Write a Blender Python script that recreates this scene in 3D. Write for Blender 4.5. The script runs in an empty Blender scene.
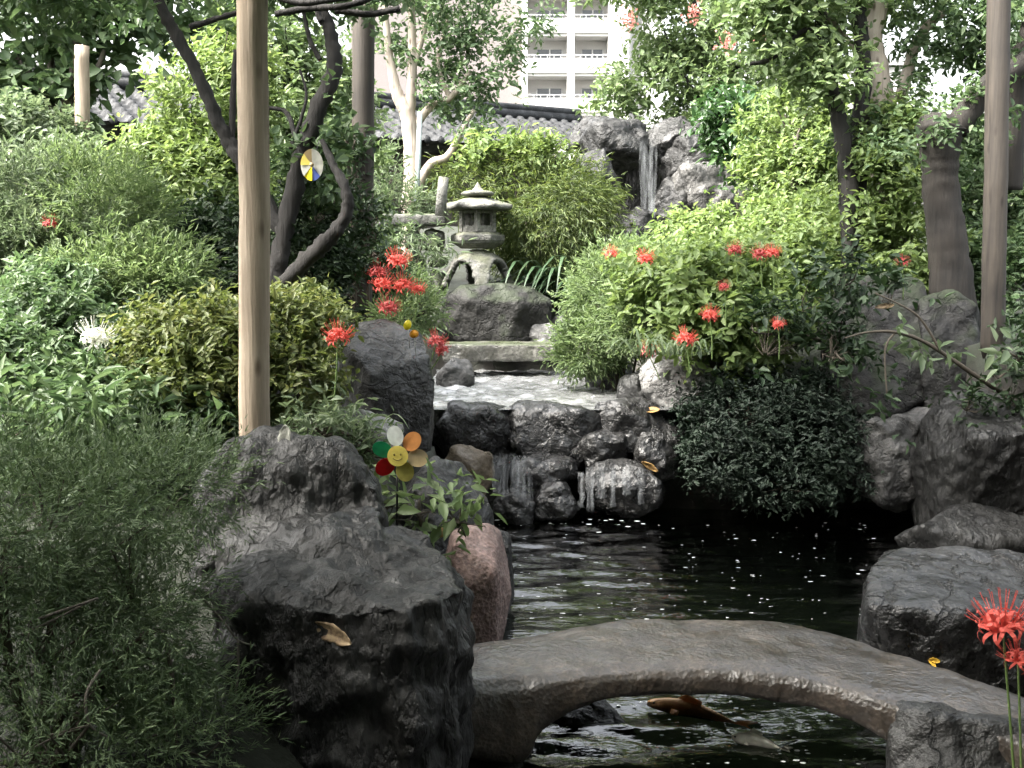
import bpy, bmesh, math, random
import numpy as np
from mathutils import Vector, noise, Matrix
R = math.radians
SC = bpy.context.scene
COL = SC.collection
random.seed(7)

# ------------------------------------------------------------------ camera, light
F_PX, CX, CY, PITCH, EYE = 1100.0, 512.0, 384.0, R(6.0), 1.9
cam = bpy.data.cameras.new('camera'); cam_o = bpy.data.objects.new('camera', cam); COL.objects.link(cam_o)
cam.sensor_width = 36.0; cam.lens = 36.0 * F_PX / 1024.0
cam.clip_start = 0.05; cam.clip_end = 2000
cam_o.location = (0, 0, EYE); cam_o.rotation_euler = (R(90) - PITCH, 0, 0)
SC.camera = cam_o

SUN_DIR = Vector((-0.60, -0.24, 0.90)).normalized()      # towards the sun
sun_el = math.asin(SUN_DIR.z); sun_az = math.atan2(SUN_DIR.x, SUN_DIR.y)
W = bpy.data.worlds.new('World'); SC.world = W; W.use_nodes = True
nt = W.node_tree
bg = nt.nodes['Background']; bg.inputs['Strength'].default_value = 0.15
sky = nt.nodes.new('ShaderNodeTexSky'); sky.sky_type = 'NISHITA'; sky.sun_disc = False
sky.sun_elevation = sun_el; sky.sun_rotation = sun_az; sky.air_density = 1.6; sky.dust_density = 9.0; sky.ozone_density = 0.6
hsv = nt.nodes.new('ShaderNodeHueSaturation'); hsv.inputs['Saturation'].default_value = .3
nt.links.new(sky.outputs[0], hsv.inputs['Color']); nt.links.new(hsv.outputs[0], bg.inputs['Color'])
sl = bpy.data.lights.new('sun', 'SUN'); sl.energy = 1.5; sl.angle = R(14); sl.color = (1.0, 0.95, 0.86)
so = bpy.data.objects.new('sun', sl); COL.objects.link(so)
so.rotation_euler = SUN_DIR.to_track_quat('Z', 'Y').to_euler()
SC.view_settings.view_transform = 'Standard'; SC.view_settings.look = 'None'
SC.view_settings.gamma = 1.0; SC.view_settings.use_curve_mapping = False
SC.view_settings.exposure = 3.0
cy = SC.cycles
cy.max_bounces = 6; cy.diffuse_bounces = 3; cy.glossy_bounces = 3; cy.transmission_bounces = 4
cy.transparent_max_bounces = 12; cy.caustics_reflective = False; cy.caustics_refractive = False
cy.sample_clamp_indirect = 4.0
try: cy.use_denoising = True
except Exception: pass

# ------------------------------------------------------------------ helpers
CP, SP = math.cos(PITCH), math.sin(PITCH)
def ray(px, py):
    u = (px - CX) / F_PX; v = (CY - py) / F_PX
    return Vector((u, CP + v * SP, -SP + v * CP))
def P(px, py, d):
    r = ray(px, py); return Vector((0, 0, EYE)) + r * (d / r.y)
def G(px, py, z):
    r = ray(px, py); return Vector((0, 0, EYE)) + r * ((z - EYE) / r.z)
def S(px, d): return px * d / F_PX

WL = {}                                                   # world place of each root
def tag(o, label=None, cat=None, group=None, kind=None):
    if label: o['label'] = label
    if cat: o['category'] = cat
    if group: o['group'] = group
    if kind: o['kind'] = kind
    return o
def root(name, loc, label, cat, group=None):
    o = bpy.data.objects.new(name, None); COL.objects.link(o)
    o.empty_display_size = 0.1; o.location = loc; WL[o] = Vector(loc)
    return tag(o, label, cat, group)
def mesh_obj(name, me, mat, parent=None, loc=None, smooth=True):
    o = bpy.data.objects.new(name, me); COL.objects.link(o)
    if mat is not None:
        for m in (mat if isinstance(mat, (list, tuple)) else [mat]): me.materials.append(m)
    if smooth and len(me.polygons): me.polygons.foreach_set('use_smooth', [True] * len(me.polygons))
    n = len(me.vertices); co = np.empty(n * 3, np.float32); me.vertices.foreach_get('co', co); co = co.reshape(-1, 3)
    if parent is not None:
        off = np.array(WL[parent]); WL[o] = WL[parent]; o.parent = parent
    else:
        if loc is None:
            mn, mx = co.min(0), co.max(0); loc = ((mn[0] + mx[0]) / 2, (mn[1] + mx[1]) / 2, mn[2])
        off = np.array(loc); o.location = loc; WL[o] = Vector([float(a) for a in loc])
    co -= off.astype(np.float32); me.vertices.foreach_set('co', co.ravel()); me.update()
    return o
def from_np(name, V, Fq):
    """fast mesh from numpy verts (n,3) and quad faces (m,4)"""
    me = bpy.data.meshes.new(name)
    me.vertices.add(len(V)); me.vertices.foreach_set('co', np.asarray(V, np.float32).ravel())
    k = Fq.shape[1]; m = len(Fq)
    me.loops.add(m * k); me.loops.foreach_set('vertex_index', np.asarray(Fq, np.int32).ravel())
    me.polygons.add(m); me.polygons.foreach_set('loop_start', np.arange(0, m * k, k, dtype=np.int32))
    me.update(calc_edges=True); me.validate()
    return me
class MB:
    def __init__(s): s.v, s.f, s.mi = [], [], []
    def add(s, vs, fs, mi=0):
        b = len(s.v); s.v += [tuple(v) for v in vs]; s.f += [tuple(i + b for i in f) for f in fs]; s.mi += [mi] * len(fs)
    def box(s, x0, x1, y0, y1, z0, z1, mi=0):
        s.add([(x0,y0,z0),(x1,y0,z0),(x1,y1,z0),(x0,y1,z0),(x0,y0,z1),(x1,y0,z1),(x1,y1,z1),(x0,y1,z1)],
              [(0,3,2,1),(4,5,6,7),(0,1,5,4),(1,2,6,5),(2,3,7,6),(3,0,4,7)], mi)
    def tube(s, pts, rad, sides=10, jit=0.0, mi=0, closed=True):
        pts = [Vector(p) for p in pts]; n = len(pts); vs = []
        a = None
        for i, p in enumerate(pts):
            t = (pts[min(i+1, n-1)] - pts[max(i-1, 0)]).normalized()
            if a is None:
                a = t.cross(Vector((0, 1, 0.1)))
                if a.length < 1e-3: a = t.cross(Vector((1, 0, 0)))
            a = (a - t * a.dot(t)).normalized(); b = t.cross(a)
            for k in range(sides):
                an = 2 * math.pi * k / sides
                q = p + (a * math.cos(an) + b * math.sin(an)) * rad[i]
                if jit: q += (a * math.cos(an) + b * math.sin(an)) * rad[i] * jit * noise.noise(q * (2.2 / max(rad[i], .02)) * .35)
                vs.append(q)
        fs = [(i*sides+k, i*sides+(k+1) % sides, (i+1)*sides+(k+1) % sides, (i+1)*sides+k) for i in range(n-1) for k in range(sides)]
        if closed: fs += [tuple(range(sides-1, -1, -1)), tuple((n-1)*sides+k for k in range(sides))]
        s.add(vs, fs, mi)
    def ribbon(s, pts, wid, side, mi=0):
        vs = []
        for p, w in zip(pts, wid):
            vs += [Vector(p) - side * w / 2, Vector(p) + side * w / 2]
        s.add(vs, [(2*i, 2*i+1, 2*i+3, 2*i+2) for i in range(len(pts)-1)], mi)
    def lathe(s, prof, c, sides=24, mi=0, rot=0):
        vs = [(c[0]+r*math.cos(rot+2*math.pi*k/sides), c[1]+r*math.sin(rot+2*math.pi*k/sides), c[2]+z) for r, z in prof for k in range(sides)]
        n = len(prof)
        fs = [(i*sides+k, i*sides+(k+1) % sides, (i+1)*sides+(k+1) % sides, (i+1)*sides+k) for i in range(n-1) for k in range(sides)]
        fs += [tuple(range(sides-1, -1, -1)), tuple((n-1)*sides+k for k in range(sides))]
        s.add(vs, fs, mi)
    def build(s, name, mat, parent=None, smooth=True, loc=None):
        me = bpy.data.meshes.new(name); me.from_pydata(s.v, [], s.f); me.update()
        o = mesh_obj(name, me, mat, parent, loc, smooth)
        if any(s.mi): me.polygons.foreach_set('material_index', s.mi)
        return o
def smooth_path(pts, rad, k=5):
    """Catmull-Rom through points with radii"""
    pts = [Vector(p) for p in pts]; o, r = [], []
    n = len(pts)
    for i in range(n-1):
        p0, p1, p2, p3 = pts[max(i-1,0)], pts[i], pts[i+1], pts[min(i+2,n-1)]
        for j in range(k):
            t = j / k
            o.append(0.5*((2*p1)+(-p0+p2)*t+(2*p0-5*p1+4*p2-p3)*t*t+(-p0+3*p1-3*p2+p3)*t**3)); r.append(rad[i]*(1-t)+rad[i+1]*t)
    o.append(pts[-1]); r.append(rad[-1]); return o, r
def sstep(a, b, x):
    t = np.clip((x-a)/(b-a), 0, 1); return t*t*(3-2*t)
def hgt(x, y):
    x = np.asarray(x, float); y = np.asarray(y, float)
    base = np.interp(y, [-6, 1.6, 3.0, 3.8, 6.5, 8.7, 11.5, 12.6, 13.6, 15.0, 16.2, 18, 22, 60], [.3, .33, .62, .85, .95, 1.05, 1.05, 1.1, 1.5, 1.9, 2.3, 2.6, 2.3, 1.9])
    base = base + .35*sstep(2.2, 3.4, x)*sstep(4.5, 6, y)*sstep(30, 12, y) + .25*sstep(-1.6, -3.5, x)*sstep(2, 4, y)*sstep(30, 12, y)
    base = base + .10*np.sin(x*1.3+1)*np.sin(y*1.1) * sstep(60, 20, y)
    xl = np.interp(y, [2, 5, 7, 9], [-.5, -.35, -.4, -.55]); xr = np.interp(y, [2, 4, 5, 6, 7.5, 8.4, 8.8], [1.7, 1.9, 2.6, 3.2, 3.5, 3.1, 2.5])
    m = np.minimum(np.minimum(x-xl, xr-x), np.minimum(y-1.9, 8.75-y)); t = sstep(-.22, .12, m)
    h = base*(1-t) + (-.55)*t
    m2 = np.minimum(np.minimum(x+.75, 1.35-x), np.minimum(y-8.6, 11.9-y)); t2 = sstep(-.2, .1, m2)
    h = np.where(y > 8.74, base*(1-t2)+.5*t2, np.where((x > -.8) & (x < 1.5), np.minimum(h, .55), h))
    return h

# ------------------------------------------------------------------ materials
def new_mat(name):
    m = bpy.data.materials.new(name); m.use_nodes = True
    return m, m.node_tree, m.node_tree.nodes['Principled BSDF']
def nd(t, kind, **kw):
    n = t.nodes.new(kind)
    for k, v in kw.items():
        if k in n.inputs: n.inputs[k].default_value = v
        else: setattr(n, k, v)
    return n
def ramp(t, stops):
    r = t.nodes.new('ShaderNodeValToRGB'); e = r.color_ramp.elements
    while len(e) < len(stops): e.new(0.5)
    for el, (p, c) in zip(e, stops):
        el.position = p; el.color = (*c, 1) if len(c) == 3 else c
    return r
def plain(name, c, rough=.6, metal=0, trans=None):
    m, t, b = new_mat(name)
    n = nd(t, 'ShaderNodeTexNoise', Scale=35.0, Detail=4.0)
    tc = nd(t, 'ShaderNodeTexCoord'); t.links.new(tc.outputs['Object'], n.inputs['Vector'])
    r = ramp(t, [(.3, [a*.8 for a in c]), (.7, [min(1, a*1.12) for a in c])]); t.links.new(n.outputs['Fac'], r.inputs[0])
    t.links.new(r.outputs[0], b.inputs['Base Color']); b.inputs['Roughness'].default_value = rough; b.inputs['Metallic'].default_value = metal
    if trans:
        tr = nd(t, 'ShaderNodeBsdfTranslucent'); t.links.new(r.outputs[0], tr.inputs[0])
        mx = nd(t, 'ShaderNodeMixShader'); mx.inputs[0].default_value = trans
        t.links.new(b.outputs[0], mx.inputs[1]); t.links.new(tr.outputs[0], mx.inputs[2]); t.links.new(mx.outputs[0], t.nodes['Material Output'].inputs[0])
    return m
def leaf_mat(name, cols, trans=.35, rough=.52):
    m, t, b = new_mat(name)
    g = nd(t, 'ShaderNodeNewGeometry')
    tc = nd(t, 'ShaderNodeTexCoord')
    n = nd(t, 'ShaderNodeTexNoise', Scale=2.3, Detail=2.0); t.links.new(tc.outputs['Object'], n.inputs['Vector'])
    mm = nd(t, 'ShaderNodeMath', operation='MULTIPLY_ADD'); mm.inputs[1].default_value = .62; mm.inputs[2].default_value = -.12
    t.links.new(g.outputs['Random Per Island'], mm.inputs[0])
    ad = nd(t, 'ShaderNodeMath', operation='MULTIPLY_ADD'); ad.inputs[1].default_value = .5
    t.links.new(n.outputs['Fac'], ad.inputs[0]); t.links.new(mm.outputs[0], ad.inputs[2])
    k = len(cols); r = ramp(t, [(i/(k-1)*.9+.05, c) for i, c in enumerate(cols)]); t.links.new(ad.outputs[0], r.inputs[0])
    t.links.new(r.outputs[0], b.inputs['Base Color']); b.inputs['Roughness'].default_value = rough
    b.inputs['Specular IOR Level'].default_value = .4
    tr = nd(t, 'ShaderNodeBsdfTranslucent')
    hs = nd(t, 'ShaderNodeHueSaturation'); hs.inputs['Saturation'].default_value = 1.12; hs.inputs['Value'].default_value = 1.5; hs.inputs['Hue'].default_value = .488
    t.links.new(r.outputs[0], hs.inputs['Color']); t.links.new(hs.outputs[0], tr.inputs[0])
    mx = nd(t, 'ShaderNodeMixShader'); mx.inputs[0].default_value = trans
    t.links.new(b.outputs[0], mx.inputs[1]); t.links.new(tr.outputs[0], mx.inputs[2]); t.links.new(mx.outputs[0], t.nodes['Material Output'].inputs[0])
    return m
def rock_mat(name, dark, light, rough=(.35, .75), bump=.7, scale=3.0, moss=None, streak=False, grain=0, spec=.6):
    m, t, b = new_mat(name); L = t.links.new
    tc = nd(t, 'ShaderNodeTexCoord'); mp = nd(t, 'ShaderNodeMapping'); L(tc.outputs['Object'], mp.inputs['Vector'])
    if streak: mp.inputs['Scale'].default_value = (1.6, 1.6, .55)
    n1 = nd(t, 'ShaderNodeTexNoise', Scale=scale, Detail=9.0, Roughness=.66); L(mp.outputs[0], n1.inputs['Vector'])
    n2 = nd(t, 'ShaderNodeTexNoise', Scale=scale*9, Detail=6.0, Roughness=.7); L(mp.outputs[0], n2.inputs['Vector'])
    mixn = nd(t, 'ShaderNodeMath', operation='MULTIPLY_ADD'); mixn.inputs[1].default_value = .45
    L(n2.outputs['Fac'], mixn.inputs[0]); h1 = nd(t, 'ShaderNodeMath', operation='MULTIPLY'); h1.inputs[1].default_value = .62
    L(n1.outputs['Fac'], h1.inputs[0]); L(h1.outputs[0], mixn.inputs[2])
    r = ramp(t, [(.38, dark), (.53, [(a*1.6+c)/2.6*.8 for a, c in zip(dark, light)]), (.66, light)]); L(mixn.outputs[0], r.inputs[0])
    col = r.outputs[0]
    if grain:
        vo = nd(t, 'ShaderNodeTexVoronoi', Scale=float(grain)); L(tc.outputs['Object'], vo.inputs['Vector'])
        gr = ramp(t, [(.0, (.45, .45, .45)), (.5, (1, 1, 1)), (1, (1.3, 1.3, 1.3))]); L(vo.outputs['Distance'], gr.inputs[0])
        mg = nd(t, 'ShaderNodeMixRGB', blend_type='MULTIPLY'); mg.inputs[0].default_value = .8; L(col, mg.inputs[1]); L(gr.outputs[0], mg.inputs[2]); col = mg.outputs[0]
    if moss:
        ge = nd(t, 'ShaderNodeNewGeometry'); sx = nd(t, 'ShaderNodeSeparateXYZ'); L(ge.outputs['Normal'], sx.inputs[0])
        n3 = nd(t, 'ShaderNodeTexNoise', Scale=4.5, Detail=5.0); L(tc.outputs['Object'], n3.inputs['Vector'])
        mu = nd(t, 'ShaderNodeMath', operation='MULTIPLY_ADD'); mu.inputs[1].default_value = .35; L(sx.outputs['Z'], mu.inputs[0]); L(n3.outputs['Fac'], mu.inputs[2])
        mr = ramp(t, [(.62, (0, 0, 0)), (.82, (1, 1, 1))]); L(mu.outputs[0], mr.inputs[0])
        mm = nd(t, 'ShaderNodeMixRGB'); L(mr.outputs[0], mm.inputs[0]); L(col, mm.inputs[1]); mm.inputs[2].default_value = (*moss, 1); col = mm.outputs[0]
    L(col, b.inputs['Base Color'])
    n4 = nd(t, 'ShaderNodeTexNoise', Scale=scale*1.7, Detail=4.0); L(tc.outputs['Object'], n4.inputs['Vector'])
    rr = nd(t, 'ShaderNodeMapRange'); rr.inputs[1].default_value = .38; rr.inputs[2].default_value = .62; rr.inputs[3].default_value = rough[0]; rr.inputs[4].default_value = rough[1]
    L(n4.outputs['Fac'], rr.inputs[0]); L(rr.outputs[0], b.inputs['Roughness'])
    bp = nd(t, 'ShaderNodeBump', Strength=bump, Distance=.075)
    n5 = nd(t, 'ShaderNodeTexNoise', Scale=scale*1.5, Detail=8.0, Roughness=.54); L(mp.outputs[0], n5.inputs['Vector'])
    vc = nd(t, 'ShaderNodeTexVoronoi', feature='DISTANCE_TO_EDGE', Scale=scale*.9); wv = nd(t, 'ShaderNodeMixRGB'); wv.inputs[0].default_value = .35
    L(mp.outputs[0], wv.inputs[1]); L(n5.outputs['Color'], wv.inputs[2]); L(wv.outputs[0], vc.inputs['Vector'])
    cr = nd(t, 'ShaderNodeMapRange'); cr.inputs[1].default_value = 0; cr.inputs[2].default_value = .05; cr.inputs[3].default_value = -.16; cr.inputs[4].default_value = 0; L(vc.outputs['Distance'], cr.inputs[0])
    b5 = nd(t, 'ShaderNodeMath', operation='MULTIPLY_ADD'); b5.inputs[1].default_value = .055; L(n2.outputs['Fac'], b5.inputs[0]); L(n5.outputs['Fac'], b5.inputs[2])
    b6 = nd(t, 'ShaderNodeMath', operation='ADD'); L(b5.outputs[0], b6.inputs[0])
    if grain: b6.inputs[1].default_value = 0
    else: L(cr.outputs[0], b6.inputs[1])
    bh = b6.outputs[0]; b.inputs['Specular IOR Level'].default_value = spec
    if grain:
        ma = nd(t, 'ShaderNodeMath', operation='MULTIPLY_ADD'); ma.inputs[1].default_value = .10; L(vo.outputs['Distance'], ma.inputs[0]); L(bh, ma.inputs[2]); bh = ma.outputs[0]
    L(bh, bp.inputs['Height']); L(bp.outputs[0], b.inputs['Normal'])
    return m
def wood_mat(name, dark, light, scale=1.0, rough=.75, bump=.4):
    m, t, b = new_mat(name); L = t.links.new
    tc = nd(t, 'ShaderNodeTexCoord'); mp = nd(t, 'ShaderNodeMapping'); L(tc.outputs['Object'], mp.inputs['Vector']); mp.inputs['Scale'].default_value = (22*scale, 22*scale, 1.2*scale)
    n1 = nd(t, 'ShaderNodeTexNoise', Scale=2.0, Detail=8.0, Roughness=.65); L(mp.outputs[0], n1.inputs['Vector'])
    n2 = nd(t, 'ShaderNodeTexNoise', Scale=3.0, Detail=5.0); L(tc.outputs['Object'], n2.inputs['Vector'])
    ad = nd(t, 'ShaderNodeMath', operation='MULTIPLY_ADD'); ad.inputs[1].default_value = .5; L(n2.outputs['Fac'], ad.inputs[0])
    hh = nd(t, 'ShaderNodeMath', operation='MULTIPLY'); hh.inputs[1].default_value = .55; L(n1.outputs['Fac'], hh.inputs[0]); L(hh.outputs[0], ad.inputs[2])
    r = ramp(t, [(.35, dark), (.68, light)]); L(ad.outputs[0], r.inputs[0])
    m2 = nd(t, 'ShaderNodeMapping'); L(tc.outputs['Object'], m2.inputs['Vector']); m2.inputs['Scale'].default_value = (9, 9, 3.2)
    vk = nd(t, 'ShaderNodeTexVoronoi', Scale=1.0); L(m2.outputs[0], vk.inputs['Vector']); kr = ramp(t, [(.05, (.35, .3, .26)), (.16, (1, 1, 1))]); L(vk.outputs['Distance'], kr.inputs[0])
    m3 = nd(t, 'ShaderNodeMapping'); L(tc.outputs['Object'], m3.inputs['Vector']); m3.inputs['Scale'].default_value = (30, 30, .7)
    nc = nd(t, 'ShaderNodeTexNoise', Scale=1.0, Detail=3.0); L(m3.outputs[0], nc.inputs['Vector']); cr = ramp(t, [(.30, (.45, .42, .4)), (.40, (1, 1, 1))]); L(nc.outputs['Fac'], cr.inputs[0])
    k1 = nd(t, 'ShaderNodeMixRGB', blend_type='MULTIPLY'); k1.inputs[0].default_value = 1; L(r.outputs[0], k1.inputs[1]); L(kr.outputs[0], k1.inputs[2])
    k2 = nd(t, 'ShaderNodeMixRGB', blend_type='MULTIPLY'); k2.inputs[0].default_value = 1; L(k1.outputs[0], k2.inputs[1]); L(cr.outputs[0], k2.inputs[2]); L(k2.outputs[0], b.inputs['Base Color'])
    b.inputs['Roughness'].default_value = rough
    bp = nd(t, 'ShaderNodeBump', Strength=bump, Distance=.02); L(n1.outputs['Fac'], bp.inputs['Height']); L(bp.outputs[0], b.inputs['Normal'])
    return m
def water_mat(name, tint, ripples, rough=.04, stretch=(1, 1, 1), ior=1.33, bumpd=.03):
    m, t, b = new_mat(name); L = t.links.new
    tc = nd(t, 'ShaderNodeTexCoord'); mp = nd(t, 'ShaderNodeMapping'); L(tc.outputs['Object'], mp.inputs['Vector']); mp.inputs['Scale'].default_value = stretch
    h = None
    for sc_, st in ripples:
        n = nd(t, 'ShaderNodeTexNoise', Scale=sc_, Detail=2.0, Distortion=.6); L(mp.outputs[0], n.inputs['Vector'])
        a = nd(t, 'ShaderNodeMath', operation='MULTIPLY_ADD'); a.inputs[1].default_value = st; L(n.outputs['Fac'], a.inputs[0])
        if h is not None: L(h, a.inputs[2])
        else: a.inputs[2].default_value = 0
        h = a.outputs[0]
    bp = nd(t, 'ShaderNodeBump', Strength=1.0, Distance=bumpd); L(h, bp.inputs['Height'])
    fr = nd(t, 'ShaderNodeFresnel', IOR=ior); L(bp.outputs[0], fr.inputs['Normal'])
    gl = nd(t, 'ShaderNodeBsdfGlossy', Roughness=rough); L(bp.outputs[0], gl.inputs['Normal'])
    tr = nd(t, 'ShaderNodeBsdfTransparent'); tr.inputs[0].default_value = (*tint, 1)
    mx = nd(t, 'ShaderNodeMixShader'); L(fr.outputs[0], mx.inputs[0]); L(tr.outputs[0], mx.inputs[1]); L(gl.outputs[0], mx.inputs[2])
    L(mx.outputs[0], t.nodes['Material Output'].inputs[0]); t.nodes.remove(b)
    return m
def fall_mat(name, lo=.42, hi=.62, sx=26.0, sz=1.6):
    m, t, b = new_mat(name); L = t.links.new
    tc = nd(t, 'ShaderNodeTexCoord'); mp = nd(t, 'ShaderNodeMapping'); L(tc.outputs['Object'], mp.inputs['Vector']); mp.inputs['Scale'].default_value = (sx, sx, sz)
    n = nd(t, 'ShaderNodeTexNoise', Scale=1.0, Detail=4.0, Roughness=.6); L(mp.outputs[0], n.inputs['Vector'])
    r = ramp(t, [(lo, (0, 0, 0)), (hi, (1, 1, 1))]); L(n.outputs['Fac'], r.inputs[0])
    sg = nd(t, 'ShaderNodeSeparateXYZ'); L(tc.outputs['Generated'], sg.inputs[0])
    fr_ = ramp(t, [(0, (0, 0, 0)), (.16, (.6, .6, .6)), (.80, (.5, .5, .5)), (1, (0, 0, 0))]); L(sg.outputs['Z'], fr_.inputs[0])
    fm = nd(t, 'ShaderNodeMath', operation='MULTIPLY'); L(r.outputs[0], fm.inputs[0]); L(fr_.outputs[0], fm.inputs[1])
    tp = nd(t, 'ShaderNodeBsdfTransparent'); b.inputs['Base Color'].default_value = (.75, .78, .8, 1); b.inputs['Roughness'].default_value = .25
    tr = nd(t, 'ShaderNodeBsdfTranslucent'); tr.inputs[0].default_value = (.75, .78, .8, 1)
    m2 = nd(t, 'ShaderNodeMixShader'); m2.inputs[0].default_value = .4; L(b.outputs[0], m2.inputs[1]); L(tr.outputs[0], m2.inputs[2])
    mx = nd(t, 'ShaderNodeMixShader'); L(fm.outputs[0], mx.inputs[0]); L(tp.outputs[0], mx.inputs[1]); L(m2.outputs[0], mx.inputs[2])
    L(mx.outputs[0], t.nodes['Material Output'].inputs[0])
    return m

M = {}
M['soil'] = rock_mat('soil', (.006, .005, .0035), (.024, .020, .013), (.8, .95), .6, 3.0, moss=(.010, .014, .006))
M['rock_black'] = rock_mat('wet_black_rock', (.0028, .003, .0029), (.024, .024, .0225), (.36, .7), .85, 4.2, streak=True, spec=.42)
M['rock_dark'] = rock_mat('dark_rock', (.0045, .0047, .0046), (.036, .036, .034), (.30, .62), 1.0, 4.4, spec=.5)
M['rock_wet'] = rock_mat('wet_rock', (.005, .005, .005), (.030, .0295, .0285), (.14, .46), .9, 4.4, spec=.6)
M['rock_far'] = rock_mat('far_dark_rock', (.006, .006, .006), (.040, .040, .0385), (.4, .7), 1.0, 3.6, spec=.4)  # dark, fairly matte stone of the waterfall mound
M['rock_matte'] = rock_mat('matte_dark_rock', (.006, .006, .0057), (.034, .033, .031), (.6, .85), 1.0, 3.6, moss=(.02, .026, .014), spec=.3)
M['rock_grey'] = rock_mat('grey_rock', (.016, .016, .0155), (.115, .112, .106), (.5, .8), 1.0, 4.0)
M['rock_pale'] = rock_mat('pale_rock', (.05, .049, .047), (.34, .335, .325), (.5, .85), 1.0, 3.4)
M['rock_mossy'] = rock_mat('mossy_rock', (.03, .032, .028), (.15, .15, .135), (.6, .9), .8, 3.0, moss=(.05, .065, .025))
M['granite_pink'] = rock_mat('pink_granite', (.10, .062, .052), (.30, .205, .18), (.5, .8), .6, 5.0, grain=55)
M['granite_bridge'] = rock_mat('worn_granite', (.016, .012, .009), (.080, .062, .047), (.28, .5), .35, 5.0, grain=60, spec=.85)
M['rock_brown'] = rock_mat('brown_rock', (.06, .045, .028), (.22, .175, .12), (.4, .8), .7, 4.0)
M['slab'] = rock_mat('old_slab', (.05, .048, .04), (.22, .215, .19), (.25, .7), .6, 4.0, moss=(.05, .06, .03))
M['lantern'] = rock_mat('lantern_stone', (.06, .061, .055), (.225, .222, .20), (.7, .95), .5, 5.0, moss=(.10, .105, .07))
M['bed'] = rock_mat('pond_bed', (.010, .011, .009), (.045, .048, .036), (.7, .9), .5, 3.0)
M['post'] = wood_mat('peeled_post', (.19, .145, .10), (.47, .385, .295), 1, .75, .5)
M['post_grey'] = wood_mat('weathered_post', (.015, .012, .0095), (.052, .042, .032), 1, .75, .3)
M['bark_dark'] = wood_mat('dark_bark', (.004, .0036, .0033), (.020, .0175, .0155), .6, .85, .9)
M['bark_brown'] = wood_mat('brown_bark', (.004, .0033, .0027), (.026, .021, .0165), .5, .85, .9)
M['bark_mid'] = wood_mat('grey_bark', (.05, .043, .035), (.17, .15, .125), .6, .85, .8)
M['bark_pale'] = wood_mat('pale_bark', (.20, .165, .13), (.44, .38, .32), .5, .7, .4)
M['twig'] = plain('twig_bark', (.055, .045, .032), .85)
M['stem'] = plain('green_stem', (.11, .17, .05), .5)
M['bamboo'] = wood_mat('bamboo_cane', (.28, .28, .20), (.5, .5, .38), .5, .5, .2)
M['water'] = water_mat('pond_water', (.24, .29, .22), [(12, .5), (30, .2)], .03, (.6, 1.5, 1), 1.8, .010)
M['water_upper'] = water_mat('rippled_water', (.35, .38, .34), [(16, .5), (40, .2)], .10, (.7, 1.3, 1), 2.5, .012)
M['fall'] = fall_mat('falling_water', .40, .95, 17, 1.0)
M['trickle'] = fall_mat('thin_falling_water', .40, .95, 34, 1.0)
M['foam'] = plain('foam', (.5, .52, .52), .4)
def paint_sky_sheen(m):                                                # diffuse white painted in for the sky's reflection, stronger to the left
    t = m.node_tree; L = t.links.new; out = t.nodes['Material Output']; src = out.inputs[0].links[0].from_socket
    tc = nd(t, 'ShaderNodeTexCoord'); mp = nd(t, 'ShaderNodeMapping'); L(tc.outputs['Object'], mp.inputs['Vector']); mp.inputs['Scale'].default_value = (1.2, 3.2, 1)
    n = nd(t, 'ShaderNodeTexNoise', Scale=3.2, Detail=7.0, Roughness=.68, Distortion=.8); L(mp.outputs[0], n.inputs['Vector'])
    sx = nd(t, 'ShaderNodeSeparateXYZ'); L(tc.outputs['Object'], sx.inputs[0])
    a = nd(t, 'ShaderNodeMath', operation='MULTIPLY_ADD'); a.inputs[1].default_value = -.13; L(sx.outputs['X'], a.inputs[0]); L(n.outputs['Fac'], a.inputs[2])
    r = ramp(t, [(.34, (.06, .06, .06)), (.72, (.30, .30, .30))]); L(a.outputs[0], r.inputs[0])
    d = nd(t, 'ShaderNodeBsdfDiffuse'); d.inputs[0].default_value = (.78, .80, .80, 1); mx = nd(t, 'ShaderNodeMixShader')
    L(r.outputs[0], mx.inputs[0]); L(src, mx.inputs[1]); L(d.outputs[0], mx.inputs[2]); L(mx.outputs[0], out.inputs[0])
paint_sky_sheen(M['water_upper'])
# leaves
M['lf_yellowgreen'] = leaf_mat('yellow_green_leaf', [(.085, .135, .045), (.145, .205, .07), (.21, .265, .11)], .42)
M['lf_bright'] = leaf_mat('bright_leaf', [(.075, .12, .047), (.13, .185, .08), (.19, .24, .12)], .42)
M['lf_mid'] = leaf_mat('mid_leaf', [(.042, .078, .034), (.085, .135, .06), (.14, .19, .095)], .33)
M['lf_soft'] = leaf_mat('soft_leaf', [(.065, .10, .05), (.11, .15, .08), (.165, .205, .12)], .38)
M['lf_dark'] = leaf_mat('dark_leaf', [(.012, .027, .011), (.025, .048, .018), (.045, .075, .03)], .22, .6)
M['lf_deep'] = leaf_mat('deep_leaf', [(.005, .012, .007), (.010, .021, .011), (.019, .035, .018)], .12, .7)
M['lf_juniper'] = leaf_mat('juniper_needle', [(.036, .062, .028), (.080, .122, .055), (.15, .20, .095)], .25, .6)
M['lf_azalea'] = leaf_mat('azalea_leaf', [(.055, .082, .024), (.115, .145, .048), (.20, .205, .085)], .35)
M['lf_olive'] = leaf_mat('olive_leaf', [(.04, .065, .02), (.085, .12, .035), (.15, .18, .055)], .3)
M['lf_strap'] = leaf_mat('strap_leaf', [(.02, .045, .022), (.045, .08, .04), (.08, .12, .06)], .25, .35)
M['lf_gloss'] = leaf_mat('glossy_leaf', [(.02, .05, .016), (.04, .085, .028), (.075, .13, .045)], .22, .25)
M['lily_red'] = plain('lily_red', (.72, .13, .10), .55, 0, .35)
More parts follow.
